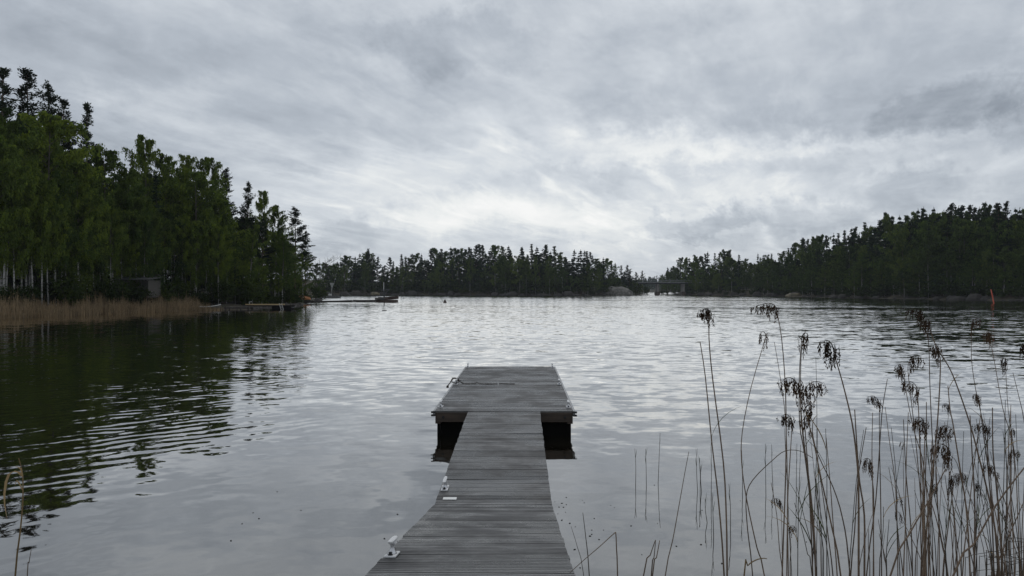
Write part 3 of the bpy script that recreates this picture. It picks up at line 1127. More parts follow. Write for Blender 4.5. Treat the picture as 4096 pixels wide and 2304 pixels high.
p = WG(2472, 1181.5)
rock('boulder', (p.x, p.y + 2, 0), (15.0, 11, 4.1), M_ROCK, 'big pale granite boulder at the waterline left of the bridge', 1)
p = WG(3205, 1187)
rock('boulder', (p.x, p.y + 1, 0), (10.5, 7, 1.9), M_ROCKTAN, 'low rounded pale rock on the right shore', 2)
p = W(1500, 1172, 352)
rock('boulder', (p.x, p.y, .5), (4.2, 3, 1.3), M_ROCKTAN, 'small tan rock on the far shore behind the crane jetty', 3)
p = WG(8, 1278)
rock('boulder', (p.x, p.y - 2.0, 0), (2.0, 1.5, .5), M_ROCK, 'grey rock in the water at the left end of the reed bed', 4)
RK = random.Random(21)
def shore_stones(px0, px1, fn, n, label, group, size, zone):
    for i in range(n):
        px = px0 + (px1 - px0) * (i + RK.random()) / n
        Y = fn(px) + RK.uniform(-.3, 1.6)
        w = RK.uniform(*size)
        rock('shore_stone', ((px - 2048) / F * Y, Y, -.05), (w, w * .8, w * RK.uniform(.25, .5)), M_ROCKDK, label % zone(px), RK.randrange(9999), group, 10)
shore_stones(950, 1275, shoreY, 26, 'dark stone at the waterline %s', 'stones on the left shore', (.6, 2.0), zoneL)
shore_stones(1300, 2560, shoreC, 44, 'dark low stone along the waterline %s', 'stones on the far shore', (1.5, 5.5), zoneC)
shore_stones(2700, 4150, shoreR, 44, 'dark low stone along the waterline %s', 'stones on the right shore', (1.2, 4.5), zoneR)

# ------------------------------------------------------------------ reed bed on the left shore
M_REEDBED = leaf_mat('dry_reed_bed', (0.185, 0.142, 0.092), tvar=0.9, trans=0.2, hue=(1.15, 1.1, 1.0))
def reed_bed():
    rng = np.random.default_rng(12)
    n = 15000
    px = rng.uniform(-230, 900, n)
    px = np.where(px > 740, 740 + (px - 740) * rng.uniform(0, 1, n) ** .7, px)
    back = rng.uniform(0, 1, n) ** .8
    fade = np.clip((940 - px) / 130, .25, 1)
    Ys = np.interp(px, [-200, 0, 400, 780, 940], [62, 63.3, 74.3, 88.5, 92]) + np.sin(px * .05) * .35 + rng.normal(0, .12, n) + back * 4.4 * fade
    X = (px - 2048) / F * Ys
    Hh = rng.uniform(.55, 1.25, n) * (0.70 + .80 * back) * (1 + .12 * np.sin(px * .021) + .10 * np.sin(px * .13)) * np.clip((930 - px) / 160, .35, 1)
    cl = rng.uniform(.72, 1.28, 400)[((px + 240) / 4.3).astype(int)] * rng.uniform(.8, 1.2, 400)[((px + 240) / 17).astype(int)]
    Hh *= np.where(rng.uniform(0, 1, n) < .12, 1.3, 1) * (.45 + .55 * cl)
    lean = rng.normal(0, .10, (n, 2)) * Hh[:, None]
    w = rng.uniform(.010, .024, n)
    a = rng.uniform(0, math.pi, n)
    dx, dy = np.cos(a) * w, np.sin(a) * w
    b = np.stack([X, Ys, np.full(n, -.1)], -1)
    top = b + np.stack([lean[:, 0], lean[:, 1], Hh + .1], -1)
    s = np.stack([dx, dy, np.zeros(n)], -1)
    q = np.stack([b - s, b + s, top + s * .35, top - s * .35], 1)
    # dead leaves hanging off the stems
    m = 9000
    i = rng.integers(0, n, m)
    k = rng.uniform(.15, .95, m)[:, None]
    c = b[i] * (1 - k) + top[i] * k
    d = unit(m, rng); d[:, 2] = np.abs(d[:, 2]) * .6 + .15
    q2 = rhombi(c + d * .12, np.cross(d, unit(m, rng)) * .016, d * .16)
    o = link('reed_bed', quad_mesh('reed_bed', np.concatenate([q, q2]), M_REEDBED))
    tag(o, 'dense brown dry reed bed along the left shore', 'reeds', kind='stuff')
reed_bed()

# ------------------------------------------------------------------ the pier
def deck_mat():
    m = bpy.data.materials.new('weathered_decking')
    m.use_nodes = True
    t = NT(m.node_tree)
    out = t.new('ShaderNodeOutputMaterial')
    bs = t.new('ShaderNodeBsdfPrincipled')
    t.l.new(bs.outputs[0], out.inputs[0])
    tc = t.new('ShaderNodeTexCoord').outputs['Object']
    rnd = t.new('ShaderNodeObjectInfo').outputs['Random']
    off = t.vec(t.mul(rnd, 37.0), t.mul(rnd, 11.0), 0)
    va = t.new('ShaderNodeVectorMath', operation='ADD')
    t.l.new(tc, va.inputs[0]); t.l.new(off, va.inputs[1])
    mp = t.new('ShaderNodeMapping')
    mp.inputs['Scale'].default_value = (1.6, 24, 10)
    t.l.new(va.outputs[0], mp.inputs[0])
    g, _ = t.noise(mp.outputs[0], 1.0, 6, 0.65)
    geo = t.new('ShaderNodeNewGeometry').outputs['Position']
    st, _ = t.noise(geo, 1.7, 5, 0.6)
    c = t.ramp(g, [(0.28, (0.030, 0.030, 0.031)), (0.5, (0.086, 0.085, 0.083)), (0.74, (0.185, 0.181, 0.176))])
    c = t.mixc(t.rng(st, 0.46, 0.70, 0, 0.75), c, (0.034, 0.034, 0.036))
    kn, _ = t.noise(va.outputs[0], 9.0, 2, 0.5)
    c = t.mixc(t.rng(kn, 0.70, 0.76, 0, 0.7), c, (0.025, 0.022, 0.02))
    k = t.add(t.mul(t.sub(rnd, 0.5), 1.25), 1.0)
    vm = t.new('ShaderNodeVectorMath', operation='SCALE')
    t.l.new(c, vm.inputs[0]); t.l.new(k, vm.inputs['Scale'])
    t.l.new(vm.outputs[0], bs.inputs['Base Color'])
    rg = t.rng(st, 0.38, 0.62, 0.17, 0.50)
    t.l.new(rg, bs.inputs['Roughness'])
    bs.inputs['Specular IOR Level'].default_value = 0.45
    b = t.new('ShaderNodeBump')
    b.inputs['Strength'].default_value = 0.5
    b.inputs['Distance'].default_value = 0.003
    t.l.new(g, b.inputs['Height'])
    t.l.new(b.outputs[0], bs.inputs['Normal'])
    return m

M_DECK = deck_mat()
M_BEAM = pmat('brown_beam_wood', (0.038, 0.026, 0.018), 0.75, var=0.5, scale=2.0, stretch=(1, 8, 8), bump=0.004, bscale=10)
M_FLOAT = pmat('black_float_plastic', (0.005, 0.005, 0.005), 0.8, var=0.3, spec=0.05)
M_RAIL = pmat('grey_edge_rail', (0.26, 0.265, 0.27), 0.45, metal=0.3, var=0.25, scale=3)
M_BLACK = pmat('black_rubber', (0.015, 0.015, 0.016), 0.6)
M_ALU = pmat('cast_aluminium', (0.62, 0.62, 0.63), 0.38, metal=0.75, var=0.15, scale=14, bump=0.0015, bscale=40)
M_ALUP = pmat('painted_aluminium', (0.62, 0.62, 0.62), 0.5, metal=0.0, var=0.1, scale=10)
M_BOLT = pmat('dark_steel_bolt', (0.03, 0.03, 0.032), 0.5, metal=0.6)
M_PLATE = pmat('white_plate', (0.72, 0.72, 0.70), 0.5, var=0.08)
M_CHAIN = pmat('rusty_chain_steel', (0.035, 0.024, 0.018), 0.7, metal=0.5, var=0.5, scale=30)

DIRX = 0.0125


def board_mesh(width, depth=0.137, thick=0.028, ribs=3):
    """one ribbed decking board, long side along X, ribs along X"""
    mb = MB()
    prof = [(-depth / 2, -thick), (-depth / 2, -.004)]
    step = depth / ribs
    for i in range(ribs):
        a = -depth / 2 + i * step
        prof += [(a + step * .10, 0.0), (a + step * .45, -.0012), (a + step * .76, 0.0)]
        if i < ribs - 1:
            prof += [(a + step * .80, -.007), (a + step * 1.06, -.007)]
    prof += [(depth / 2, -.004), (depth / 2, -thick)]
    for x in (-width / 2, width / 2):
        for y, z in prof:
            mb.v.append((x, y, z))
    n = len(prof)
    for i in range(n):
        j = (i + 1) % n
        mb.f.append((i, i + n, j + n, j))
    mb.f.append(tuple(range(n)))
    mb.f.append(tuple(range(2 * n - 1, n - 1, -1)))
    return mb.mesh('deck_board', M_DECK)


def seg_empty(name, p0, p1):
    """an Empty at p0 whose +Y runs along the segment and +Z is up from the deck"""
    d = (p1 - p0)
    L = d.length
    y = d.normalized()
    x = y.cross(Vector((0, 0, 1))).normalized()
    z = x.cross(y)
    e = empty(name)
    e.matrix_world = Matrix(((x.x, y.x, z.x, p0.x), (x.y, y.y, z.y, p0.y), (x.z, y.z, z.z, p0.z), (0, 0, 0, 1)))
    e.location = p0
    e.rotation_mode = 'XYZ'
    e.rotation_euler = Matrix(((x.x, y.x, z.x), (x.y, y.y, z.y), (x.z, y.z, z.z))).to_euler()
    return e, L


RD = random.Random(4)


def lay_boards(e, L, width, pitch=0.1455, start=0.0):
    me = board_mesh(width)
    n = int((L - start) / pitch)
    pitch = (L - start) / n
    for i in range(n):
        link('deck_board', me, e, loc=(RD.uniform(-.004, .004), start + pitch * (i + .5), RD.uniform(-.0025, .0015)), rot=(RD.gauss(0, .012), RD.gauss(0, .002), RD.gauss(0, .0010)))
    return n


def cleat(parent, x, y, flip=False):
    """horn cleat lying along the pier: foot plate with bolt, waisted post, flat-topped horn"""
    base = MB().box((0, 0, .006), (.078, .19, .012), bev=.02).mesh('cleat_base', M_ALUP)
    b = link('cleat', base, parent, loc=(x, y, .001))
    for s in (-1, 1):
        MB().lathe([(.017, 0), (.017, .006), (.012, .007), (.012, .018), (.009, .022)], (0, s * .068, .012), 6).build('bolt', M_BOLT, b)
    rings = []
    for z, hx, hy, oy in ((.012, .034, .042, 0), (.022, .022, .030, 0), (.045, .013, .024, .004), (.07, .014, .032, .008), (.088, .016, .05, .012)):
        rings.append([(hx * math.copysign(abs(math.cos(a)) ** .6, math.cos(a)), oy + hy * math.copysign(abs(math.sin(a)) ** .6, math.sin(a)), z) for a in np.linspace(0, 2 * math.pi, 13)[:-1]])
    MB().loft(rings).build('post', M_ALU, b, True)
    rings = []
    for z, hx, hy in ((.082, .013, .09), (.09, .019, .112), (.101, .020, .118), (.106, .015, .112)):
        rings.append([(hx * math.copysign(abs(math.cos(a)) ** .5, math.cos(a)), .012 + hy * math.copysign(abs(math.sin(a)) ** .6, math.sin(a)), z) for a in np.linspace(0, 2 * math.pi, 17)[:-1]])
    MB().loft(rings).build('horn', M_ALUP, b)
    return b


PLAT0 = Vector((-0.137, 12.6, 0.457))
PLAT1 = Vector((-0.050, 19.92, 0.457))
WALK0 = Vector((-0.199, 7.74, 0.274))
WALK1 = Vector((-0.137, 12.585, 0.452))
RAMP0 = Vector((-0.262, 2.95, 1.079))
RAMP1 = Vector((-0.199, 7.725, 0.277))

# platform
e, L = seg_empty('floating_platform', PLAT0, PLAT1)
tag(e, 'wide floating pier platform of dark ribbed boards with six metal cleats', 'pier')
PW = 2.40
lay_boards(e, L, PW - .05)
for s in (-1, 1):
    nseg = 5
    for i in range(nseg):
        a, b = L * i / nseg + .006, L * (i + 1) / nseg - .006
        mb = MB()
        prof_ = [(0, -.004), (.028, -.004), (.042, -.016), (.042, -.036), (.030, -.050), (.042, -.062), (.042, -.085), (.028, -.098), (0, -.098)]
        rings = [[(s * (PW / 2 - .02 + px_), yy, pz_) for px_, pz_ in prof_] for yy in (a, b)]
        mb.loft(rings).build('edge_rail', M_RAIL, e)
    MB().box((s * (PW / 2 + .012), -.010, -.024), (.07, .022, .036), bev=.008).build('rail_end_cap', M_BLACK, e)
    MB().box((s * (PW / 2 + .012), -.010, -.078), (.07, .022, .036), bev=.008).build('rail_end_cap', M_BLACK, e)
    MB().box((s * (PW / 2 - .07), L / 2, -.128), (.09, L - .02, .19)).build('side_beam', M_BEAM, e)
for y, nm in ((.022, 'front_beam'), (L - .022, 'rear_beam')):
    MB().box((0, y, -.112), (PW - .06, .05, .165), bev=.006).build(nm, M_BEAM, e)
for s in (-1, 1):
    MB().lathe([(.024, 0), (.022, .008), (.014, .009), (.014, .02), (.010, .023)], (0, 0, 0), 8).build('beam_bolt', M_BOLT, e, loc=(s * 1.04, -.004, -.112), rot=(math.pi / 2, 0, 0))
    MB().box((s * .72, L / 2, -.42), (.80, L - .25, .44), bev=.03).build('float', M_FLOAT, e)
    MB().box((s * 1.13, .075, -.40), (.035, .035, .42)).build('corner_post', M_FLOAT, e)
for s in (-1, 1):
    for yy in (.42, 3.55, L - .22):
        cleat(e, s * (PW / 2 - .075), yy)
MB().box((.98, L - .18, .004), (.16, .05, .006)).build('marking_plate', M_PLATE, e)

# walkway
w, L = seg_empty('walkway', WALK0, WALK1)
tag(w, 'narrow boarded walkway leading to the floating platform, white plate at its near end', 'pier')
WW = 1.23
lay_boards(w, L, WW)
for s in (-1, 1):
    MB().box((s * (WW / 2 - .05), L / 2, -.105), (.06, L - .02, .15)).build('side_beam', M_BEAM, w)
    MB().box((s * .35, .8, -.26), (.42, 1.3, .16), bev=.03).build('float', M_FLOAT, w)
cleat(w, -WW / 2 + .055, .53)
MB().box((-.47, .17, .004), (.145, .075, .006), bev=.001).build('white_plate', M_PLATE, w)

# ramp from the bank
r, L = seg_empty('access_ramp', RAMP0, RAMP1)
tag(r, 'sloping boarded ramp in the foreground leading down to the walkway', 'pier')
lay_boards(r, L - .006, WW)
for s in (-1, 1):
    MB().box((s * (WW / 2 - .05), L / 2, -.105), (.06, L - .05, .15)).build('side_beam', M_BEAM, r)
cleat(r, -WW / 2 + .05, 2.0)

# chain on the platform
def chain():
    c = empty('mooring_chain', PLAT0 + Vector((-1.1, 3.6, 0)))
    tag(c, 'dark rusty chain looped on the left cleat and trailing across the platform', 'chain')
    rng = random.Random(9)
    def P(x, y, z): return Vector((x, y, z))
    path = [P(-.16, -.14, -.02), P(-.12, -.05, .03), P(-.07, .02, .10), P(-.01, .07, .125), P(.05, .05, .10), P(.07, -.03, .05), P(.0, -.10, .03), P(-.10, -.06, .06), P(-.07, .05, .13), P(.03, .09, .09), P(.12, .05, .03),
            P(.17, -.02, .014), P(.24, -.05, .012), P(.33, -.06, .012), P(.42, -.03, .012), P(.47, -.02, .03), P(.53, -.06, .012), P(.66, -.09, .012), P(.80, -.10, .012), P(.90, -.06, .014), P(.955, -.03, .02)]
    # resample
    pts, step = [], .027
    for a, b in zip(path[:-1], path[1:]):
        n = max(1, int((b - a).length / step))
        for i in range(n): pts.append(a.lerp(b, i / n))
    mb = MB()
    for i, p in enumerate(pts[:-1]):
        d = (pts[i + 1] - p).normalized()
        u, v = frame(d)
        sd = u if i % 2 else v
        ring = []
        for k in range(9):
            a = 2 * math.pi * k / 8
            ring.append(p + d * math.cos(a) * .021 + sd * math.sin(a) * .0125)
        mb.tube(ring, .0048, 4, cap=False)
    mb.build('links', M_CHAIN, c)
    MB().tube([(.955, -.03, .014), (1.08, -.055, .013), (1.30, -.075, .012)], .010, 6).build('rod', M_CHAIN, c)
    MB().tube([(-.16, -.14, -.02), (-.17, -.13, -.06)], [.022, .03], 8).build('shackle', M_CHAIN, c)
chain()

# ------------------------------------------------------------------ small jetties and boats on the left shore
M_OLDWOOD = pmat('old_grey_wood', (0.075, 0.068, 0.058), 0.85, var=0.5, scale=3, stretch=(1, 6, 6), objvar=.3)
M_CABIN = pmat('grey_cabin_boards', (0.058, 0.056, 0.050), 0.85, var=0.4, scale=2, objvar=.3)
M_DKWOOD = pmat('dark_wet_wood', (0.030, 0.024, 0.020), 0.8, var=0.5, scale=3, objvar=.3)
M_NEWWOOD = pmat('yellow_new_plank', (0.38, 0.28, 0.14), 0.7, var=0.25, scale=2, stretch=(1, 6, 6))
M_WHITE = pmat('weathered_white_paint', (0.50, 0.50, 0.48), 0.6, var=0.2, scale=3)
M_ORANGE = pmat('orange_hull_paint', (0.48, 0.20, 0.075), 0.5, var=0.15, scale=3)
M_RED = pmat('red_marker_paint', (0.42, 0.075, 0.035), 0.55, var=0.2, scale=3)
M_ALUHULL = pmat('grey_aluminium_hull', (0.11, 0.11, 0.11), 0.5, metal=0.4, var=0.2)
M_CANVAS = pmat('dark_canvas', (0.02, 0.02, 0.022), 0.9)
M_CONC = pmat('stained_concrete', (0.16, 0.15, 0.14), 0.9, var=0.45, scale=.8, stretch=(1, 1, .4))
M_RUST = pmat('rust_brown_metal', (0.055, 0.036, 0.028), 0.8, var=0.5, scale=2)
M_SIGN = pmat('faded_sign_board', (0.22, 0.23, 0.21), 0.7, var=0.15)
M_RAILW = pmat('bridge_rail_grey', (0.17, 0.18, 0.175), 0.8, var=0.2, scale=1)
M_STEELDK = pmat('dark_bridge_steel', (0.045, 0.047, 0.048), 0.8, var=0.4, scale=.6)


def jetty(name, label, x0, x1, y, wid, z, mat, skew=0.0, legs=True, n=None):
    """low plank jetty running along X"""
    e = empty(name, (x0, y, 0), skew)
    tag(e, label, 'jetty')
    L = x1 - x0
    n = n or max(4, int(L / .35))
    pm = MB().box((0, 0, 0), (L / n - .03, wid, .05)).mesh('plank', mat)
    for i in range(n):
        link('plank', pm, e, loc=(L * (i + .5) / n, RD.uniform(-.03, .03), z + RD.uniform(-.01, .01)), rot=(0, 0, RD.gauss(0, .02)))
    for s in (-1, 1):
        MB().box((L / 2, s * (wid / 2 - .1), z - .12), (L, .1, .18)).build('side_beam', M_DKWOOD, e)
    if legs:
        for i in range(max(2, int(L / 2.2)) + 1):
            for s in (-1, 1):
                MB().tube([(.15 + (L - .3) * i / max(2, int(L / 2.2)), s * (wid / 2 - .16), -.8), (.15 + (L - .3) * i / max(2, int(L / 2.2)), s * (wid / 2 - .16), z + .08)], .06, 6).build('leg', M_DKWOOD, e)
    return e

a, b = WG(905, 1240), WG(1005, 1240)
j1 = jetty('old_jetty', 'low grey plank jetty at the right end of the reed bed', a.x, b.x, a.y, 1.6, .38, M_OLDWOOD, .02)
a, b = WG(1000, 1238), WG(1175, 1238)
j2 = jetty('old_jetty', 'dark plank jetty with a pale yellow beam and a ladder on the left shore', a.x, b.x, a.y - .4, 2.0, .62, M_DKWOOD, .03)
LJ = b.x - a.x
MB().box((LJ * .42, -1.03, .68), (LJ * .88, .09, .13)).build('yellow_beam', M_NEWWOOD, j2)
MB().box((LJ * .78, -.1, .25), (LJ * .42, 1.8, .5), bev=.05).build('float', M_FLOAT, j2)
ld = MB()
for dx in (0, .32):
    ld.tube([(LJ * .74 + dx + .22, -1.10, .02), (LJ * .74 + dx, -1.06, .72), (LJ * .74 + dx - .04, -.9, .82)], .025, 5)
for k in range(4):
    zz = .08 + k * .19
    ld.tube([(LJ * .74 + .21 - zz * .3, -1.10, zz), (LJ * .74 + .53 - zz * .3, -1.10, zz)], .02, 5)
ld.build('ladder', M_WHITE, j2)
MB().tube([(LJ * .06, -.9, .66), (LJ * .06, -.9, 1.0), (LJ * .12, -.9, 1.02)], .035, 5).build('mooring_post', M_WHITE, j2)
MB().tube([(LJ + .0, -.8, .3), (LJ + .55, -.9, .34), (LJ + .6, -.9, .62)], .02, 4).build('bracket', M_RAIL, j2)

# white plank and hull in the reeds
def white_skiff():
    p = WG(826, 1241)
    e = empty('small_boat', (p.x, p.y, 0), .15)
    tag(e, 'small white-rimmed boat half hidden in the reeds beside the grey jetty', 'boat')
    rings = []
    Lh = 3.4
    for i in range(11):
        t = i / 10
        x = -Lh / 2 + Lh * t
        wd = .62 * math.sin(math.pi * min(1, .12 + t * .88)) ** .6 + .02
        sh = .42 + .22 * (abs(t - .45) * 2) ** 2
        rings.append([(x, wd * .3, -.05), (x, wd * .75, .12), (x, wd, sh), (x, wd * .9, sh), (x, wd * .6, .18), (x, 0, .08), (x, -wd * .6, .18), (x, -wd * .9, sh), (x, -wd, sh), (x, -wd * .75, .12), (x, -wd * .3, -.05)])
    MB().loft(rings).build('hull', M_OLDWOOD, e)
    for sd_ in (2, 8):
        MB().tube([Vector(r_[sd_]) + Vector((0, 0, .02)) for r_ in rings], .045, 5).build('gunwale', M_WHITE, e)
    MB().box((-.1, 0, .36), (.25, 1.05, .03)).build('thwart', M_OLDWOOD, e)
white_skiff()

# orange upturned boat on the bank
def orange_boat():
    p = W(1206, 1197, 136)
    e = empty('upturned_boat', (p.x, 136, .75), math.radians(-12))
    tag(e, 'orange hull of an upturned boat on the bank at the point', 'boat')
    rings = []
    Lh = 3.6
    for i in range(11):
        t = i / 10
        x = -Lh / 2 + Lh * t
        k = max(.06, math.sin(math.pi * min(.5 + t * .52, 1)) ** .55) if t > .3 else 1.0
        hh = (.95 - .35 * t) * (k * .5 + .5)
        wd = .72 * k
        rings.append([(x, wd, 0), (x, wd * .98, hh * .35), (x, wd * .8, hh * .75), (x, wd * .3, hh * .97), (x, 0, hh * 1.04), (x, -wd * .3, hh * .97), (x, -wd * .8, hh * .75), (x, -wd * .98, hh * .35), (x, -wd, 0)])
    MB().loft(rings).build('hull', M_ORANGE, e, True)
    MB().tube([(-Lh / 2, 0, .99), (0, 0, .80), (Lh / 2 - .1, 0, .42)], .035, 5).build('keel', M_ORANGE, e)
    e2 = empty('plank_stack', (p.x - .2, 135, .15), .05)
    tag(e2, 'stack of dark planks and logs under the orange boat', 'planks')
    pm = MB().box((0, 0, 0), (4.2, .22, .12)).mesh('plank', M_DKWOOD)
    for i in range(9):
        link('plank', pm, e2, loc=(.5 + RD.uniform(-.6, .6), (i % 3) * .26 - .2, .08 + .14 * (i // 3)), rot=(0, RD.gauss(0, .03), RD.gauss(0, .06)))
orange_boat()

# motor boat drawn up beyond the point
def motor_boat():
    p = WG(1322, 1193)
    e = empty('motor_boat', (p.x, p.y, .05), math.radians(-3))
    e.scale = (1.0, 1.0, 1.0)
    tag(e, 'grey motor boat with dark canopy and outboard motor moored beyond the point', 'boat')
    Lh = 5.6
    rings = []
    for i in range(13):
        t = i / 12          # stern (right) to bow (left)
        x = Lh / 2 - Lh * t
        k = 1.0 if t < .55 else max(.05, math.cos((t - .55) / .45 * math.pi / 2) ** .7)
        wd, sh = 1.0 * k, .72 + .35 * t * t
        rings.append([(x, wd * .2, -.2 + .3 * max(0, t - .7)), (x, wd * .8, .05), (x, wd, sh), (x, wd * .9, sh), (x, wd * .7, .25), (x, -wd * .7, .25), (x, -wd * .9, sh), (x, -wd, sh), (x, -wd * .8, .05), (x, -wd * .2, -.2 + .3 * max(0, t - .7))])
    MB().loft(rings).build('hull', M_ALUHULL, e)
    MB().box((-.15, 0, 1.05), (.8, 1.2, .6), taper=.8).build('console', M_WHITE, e)
    MB().box((-.4, 0, 1.5), (.05, 1.3, .35)).build('windscreen', M_SIGN, e)
    cp = MB()
    cp.loft([[(-2.2 + 2.6 * u, s * .95, 1.72 + .16 * math.sin(math.pi * u) - .12 * abs(s)) for s in (-1, -.5, 0, .5, 1)] + [(-2.2 + 2.6 * u, s * .95, 1.62 + .16 * math.sin(math.pi * u) - .12 * abs(s)) for s in (1, .5, 0, -.5, -1)] for u in (0, .25, .5, .75, 1)])
    cp.build('canopy', M_CANVAS, e)
    for x in (-2.0, .25):
        for s in (-1, 1):
            MB().tube([(x, s * .9, .8), (x, s * .88, 1.66)], .022, 4).build('canopy_pole', M_STEELDK, e)
    for x in (.75, 1.65):
        MB().box((x, .25, 1.0), (.42, .5, .30), bev=.05).build('seat', M_CANVAS, e)
    MB().tube([(.3, .2, 1.2), (.3, .2, 2.5), (.34, .2, 2.9)], [.03, .03, .09], 5).build('light_mast', M_WHITE, e)
    ob = MB().box((Lh / 2 + .28, 0, .95), (.5, .42, .62), taper=.75, bev=.08).build('outboard_motor', M_BLACK, e)
    MB().box((Lh / 2 + .22, 0, .3), (.2, .14, .8)).build('shaft', M_BLACK, ob)
    q = WG(1285, 1197)
    s = MB().box((0, 0, 0), (9, 3.2, .25), bev=.06).build('slipway', M_CONC, None, loc=(q.x + 2.5, q.y - 8, .02), rot=(0, math.radians(4), .1))
    tag(s, 'pale concrete slipway slab beside the motor boat', 'slipway')
motor_boat()

# long jetty with the crane
def crane_jetty():
    a, b = WG(1268, 1208.5), WG(1585, 1208.5)
    Y = a.y
    e = empty('long_jetty', (a.x, Y, 0))
    tag(e, 'long thin dark jetty running out from the point', 'jetty')
    L = b.x - a.x
    for i in range(4):
        x0, x1 = L * i / 4, L * (i + 1) / 4 - .05
        z0 = (.26, .32, .44, .44)[i]
        z1 = (.32, .48, .46, .40)[i]
        MB().loft([[(x0, -.8, z0), (x0, .8, z0), (x0, .8, z0 - .42), (x0, -.8, z0 - .42)], [(x1, -.8, z1), (x1, .8, z1), (x1, .8, z1 - .42), (x1, -.8, z1 - .42)]]).build('walk_section', M_DKWOOD, e)
    MB().box((L * .885, .3, .18), (L * .25, 2.4, .62), bev=.05).build('end_pontoon', M_RUST, e)
    MB().tube([(L * .46, -.85, .2), (L * .46, -.85, .55)], .06, 5).build('marker_post', M_WHITE, e)
    # load on the pontoon
    zt = .5
    c = empty('hoist_crane', (a.x + L * .845, Y + .2, zt))
    tag(c, 'small hoist crane with white-tipped mast on the long jetty', 'crane')
    MB().tube([(0, 0, 0), (0, 0, 1.9)], .13, 6).build('mast', M_STEELDK, c)
    MB().tube([(-.08, 0, 1.8), (-.08, 0, 3.6)], .06, 6).build('mast_top', M_WHITE, c)
    MB().tube([(-.5, 0, 2.0), (1.15, 0, 2.1)], .10, 5).build('boom', M_STEELDK, c)
    MB().tube([(.02, 0, .9), (.9, 0, 2.03)], .09, 5).build('brace', M_STEELDK, c)
    MB().box((-.45, 0, 2.0), (.35, .3, .3)).build('winch', M_STEELDK, c)
    o = empty('wooden_rowing_boat', (a.x + L * .915, Y - .2, zt), 0)
    tag(o, 'brown wooden boat lying on the end of the long jetty beneath the crane', 'boat')
    rings = []
    for i in range(9):
        t = i / 8
        x = -1.9 + 3.8 * t
        k = max(.08, math.sin(math.pi * min(1, .25 + .7 * t)) ** .6)
        wd, sh = .6 * k, .55 + .28 * t * t
        z0 = .02 + .35 * max(0, t - .6)
        rings.append([(x, wd * .3, z0), (x, wd, sh), (x, wd * .88, sh), (x, 0, z0 + .12), (x, -wd * .88, sh), (x, -wd, sh), (x, -wd * .3, z0)])
    MB().loft(rings).build('hull', M_RUST, o)
    MB().box((-.4, 0, .45), (.2, 1.0, .04)).build('thwart', M_OLDWOOD, o)
    f = MB()
    for s in (-1, 1):
        f.tube([(-.6, s * .5, 0), (-.6, s * .5, .8)], .03, 4); f.tube([(.5, s * .5, 0), (.5, s * .5, .8)], .03, 4)
        for z in (.4, .8): f.tube([(-.6, s * .5, z), (.5, s * .5, z)], .03, 4)
    fr = f.build('railing_frame', M_STEELDK, None, loc=(a.x + L * .775, Y, zt))
    tag(fr, 'small square railing frame at the left end of the loaded pontoon', 'railing')
    for i, (u, w_, h_, m) in enumerate(((.795, 1.2, .35, M_OLDWOOD), (.822, .9, .55, M_DKWOOD), (.842, 1.0, .5, M_STEELDK), (.885, 1.1, .42, M_RUST))):
        bx_ = MB().box((0, 0, h_ / 2), (w_, 1.2, h_), taper=.85, bev=.06).build('crate', m, None, loc=(a.x + L * u - .2, Y - .75 + .25 * (i % 2), zt), rot=(0, 0, .1 * i - .15))
        tag(bx_, ('low grey crate beside the railing frame on the pontoon', 'dark bundle on the pontoon left of the crane', 'dark grey box at the foot of the crane', 'rust brown box in front of the wooden boat')[i], 'crate')
crane_jetty()

# triangular landing sign in the trees
def tri_sign():
    c = W(1328, 1142, 330)
    e = empty('triangular_sign', (c.x, 330, 2.0))
    tag(e, 'pale downward-pointing triangular board among the trees of the far left bay', 'sign')
    zb, zt = c.z - 2.0 - 1.3, c.z - 2.0 + 1.2
    for i in range(6):
        u0, u1 = i / 6 + .01, (i + 1) / 6 - .01
        z0, z1 = zb + (zt - zb) * u0, zb + (zt - zb) * u1
        w0, w1 = .08 + .95 * u0, .08 + .95 * u1
        MB().loft([[(-w0, -.03, z0), (w0, -.03, z0), (w0, .03, z0), (-w0, .03, z0)], [(-w1, -.03, z1), (w1, -.03, z1), (w1, .03, z1), (-w1, .03, z1)]]).build('board', M_SIGN, e)
    for s in (-.4, .4):
        MB().tube([(s, .12, -1.5), (s, .12, zt - .2)], .06, 5).build('post', M_OLDWOOD, e)
tri_sign()

# cabin in the left wood
def cabin():
    Y = 84.5
    a, b = W(432, 1178, Y), W(592, 1178, Y)
    L = b.x - a.x
    z0 = 1.75
    e = empty('cabin', (a.x, Y, 0))
    tag(e, 'small grey vertical-boarded cabin on posts behind the reeds', 'cabin')
    H = 1.9
    n = 24
    pm = MB().box((0, 0, H / 2), (L / n - .02, .03, H)).mesh('wall_board', M_CABIN)
    for i in range(n):
        if 13 <= i <= 14: continue
        link('wall_board', pm, e, loc=(L * (i + .5) / n, (.0 if i < 14 else .5), z0 + RD.uniform(-.03, .03)))
    for s in (0, L):
        MB().box((s, 1.5, z0 + H / 2), (.05, 3.0, H)).build('side_wall', M_OLDWOOD, e)
    MB().box((L / 2, 1.4, z0 - .06), (L + .1, 3.2, .1)).build('floor', M_DKWOOD, e)
    MB().loft([[(-.3, -.5, z0 + H + .02), (L + .3, -.5, z0 + H + .02), (L + .3, -.5, z0 + H + .12), (-.3, -.5, z0 + H + .12)], [(-.3, 3.4, z0 + H + .35), (L + .3, 3.4, z0 + H + .35), (L + .3, 3.4, z0 + H + .45), (-.3, 3.4, z0 + H + .45)]]).build('roof', M_STEELDK, e)
    for i in range(5):
        MB().tube([(.1 + (L - .2) * i / 4, .1, .3), (.1 + (L - .2) * i / 4, .1, z0)], .07, 6).build('post', M_DKWOOD, e)
cabin()

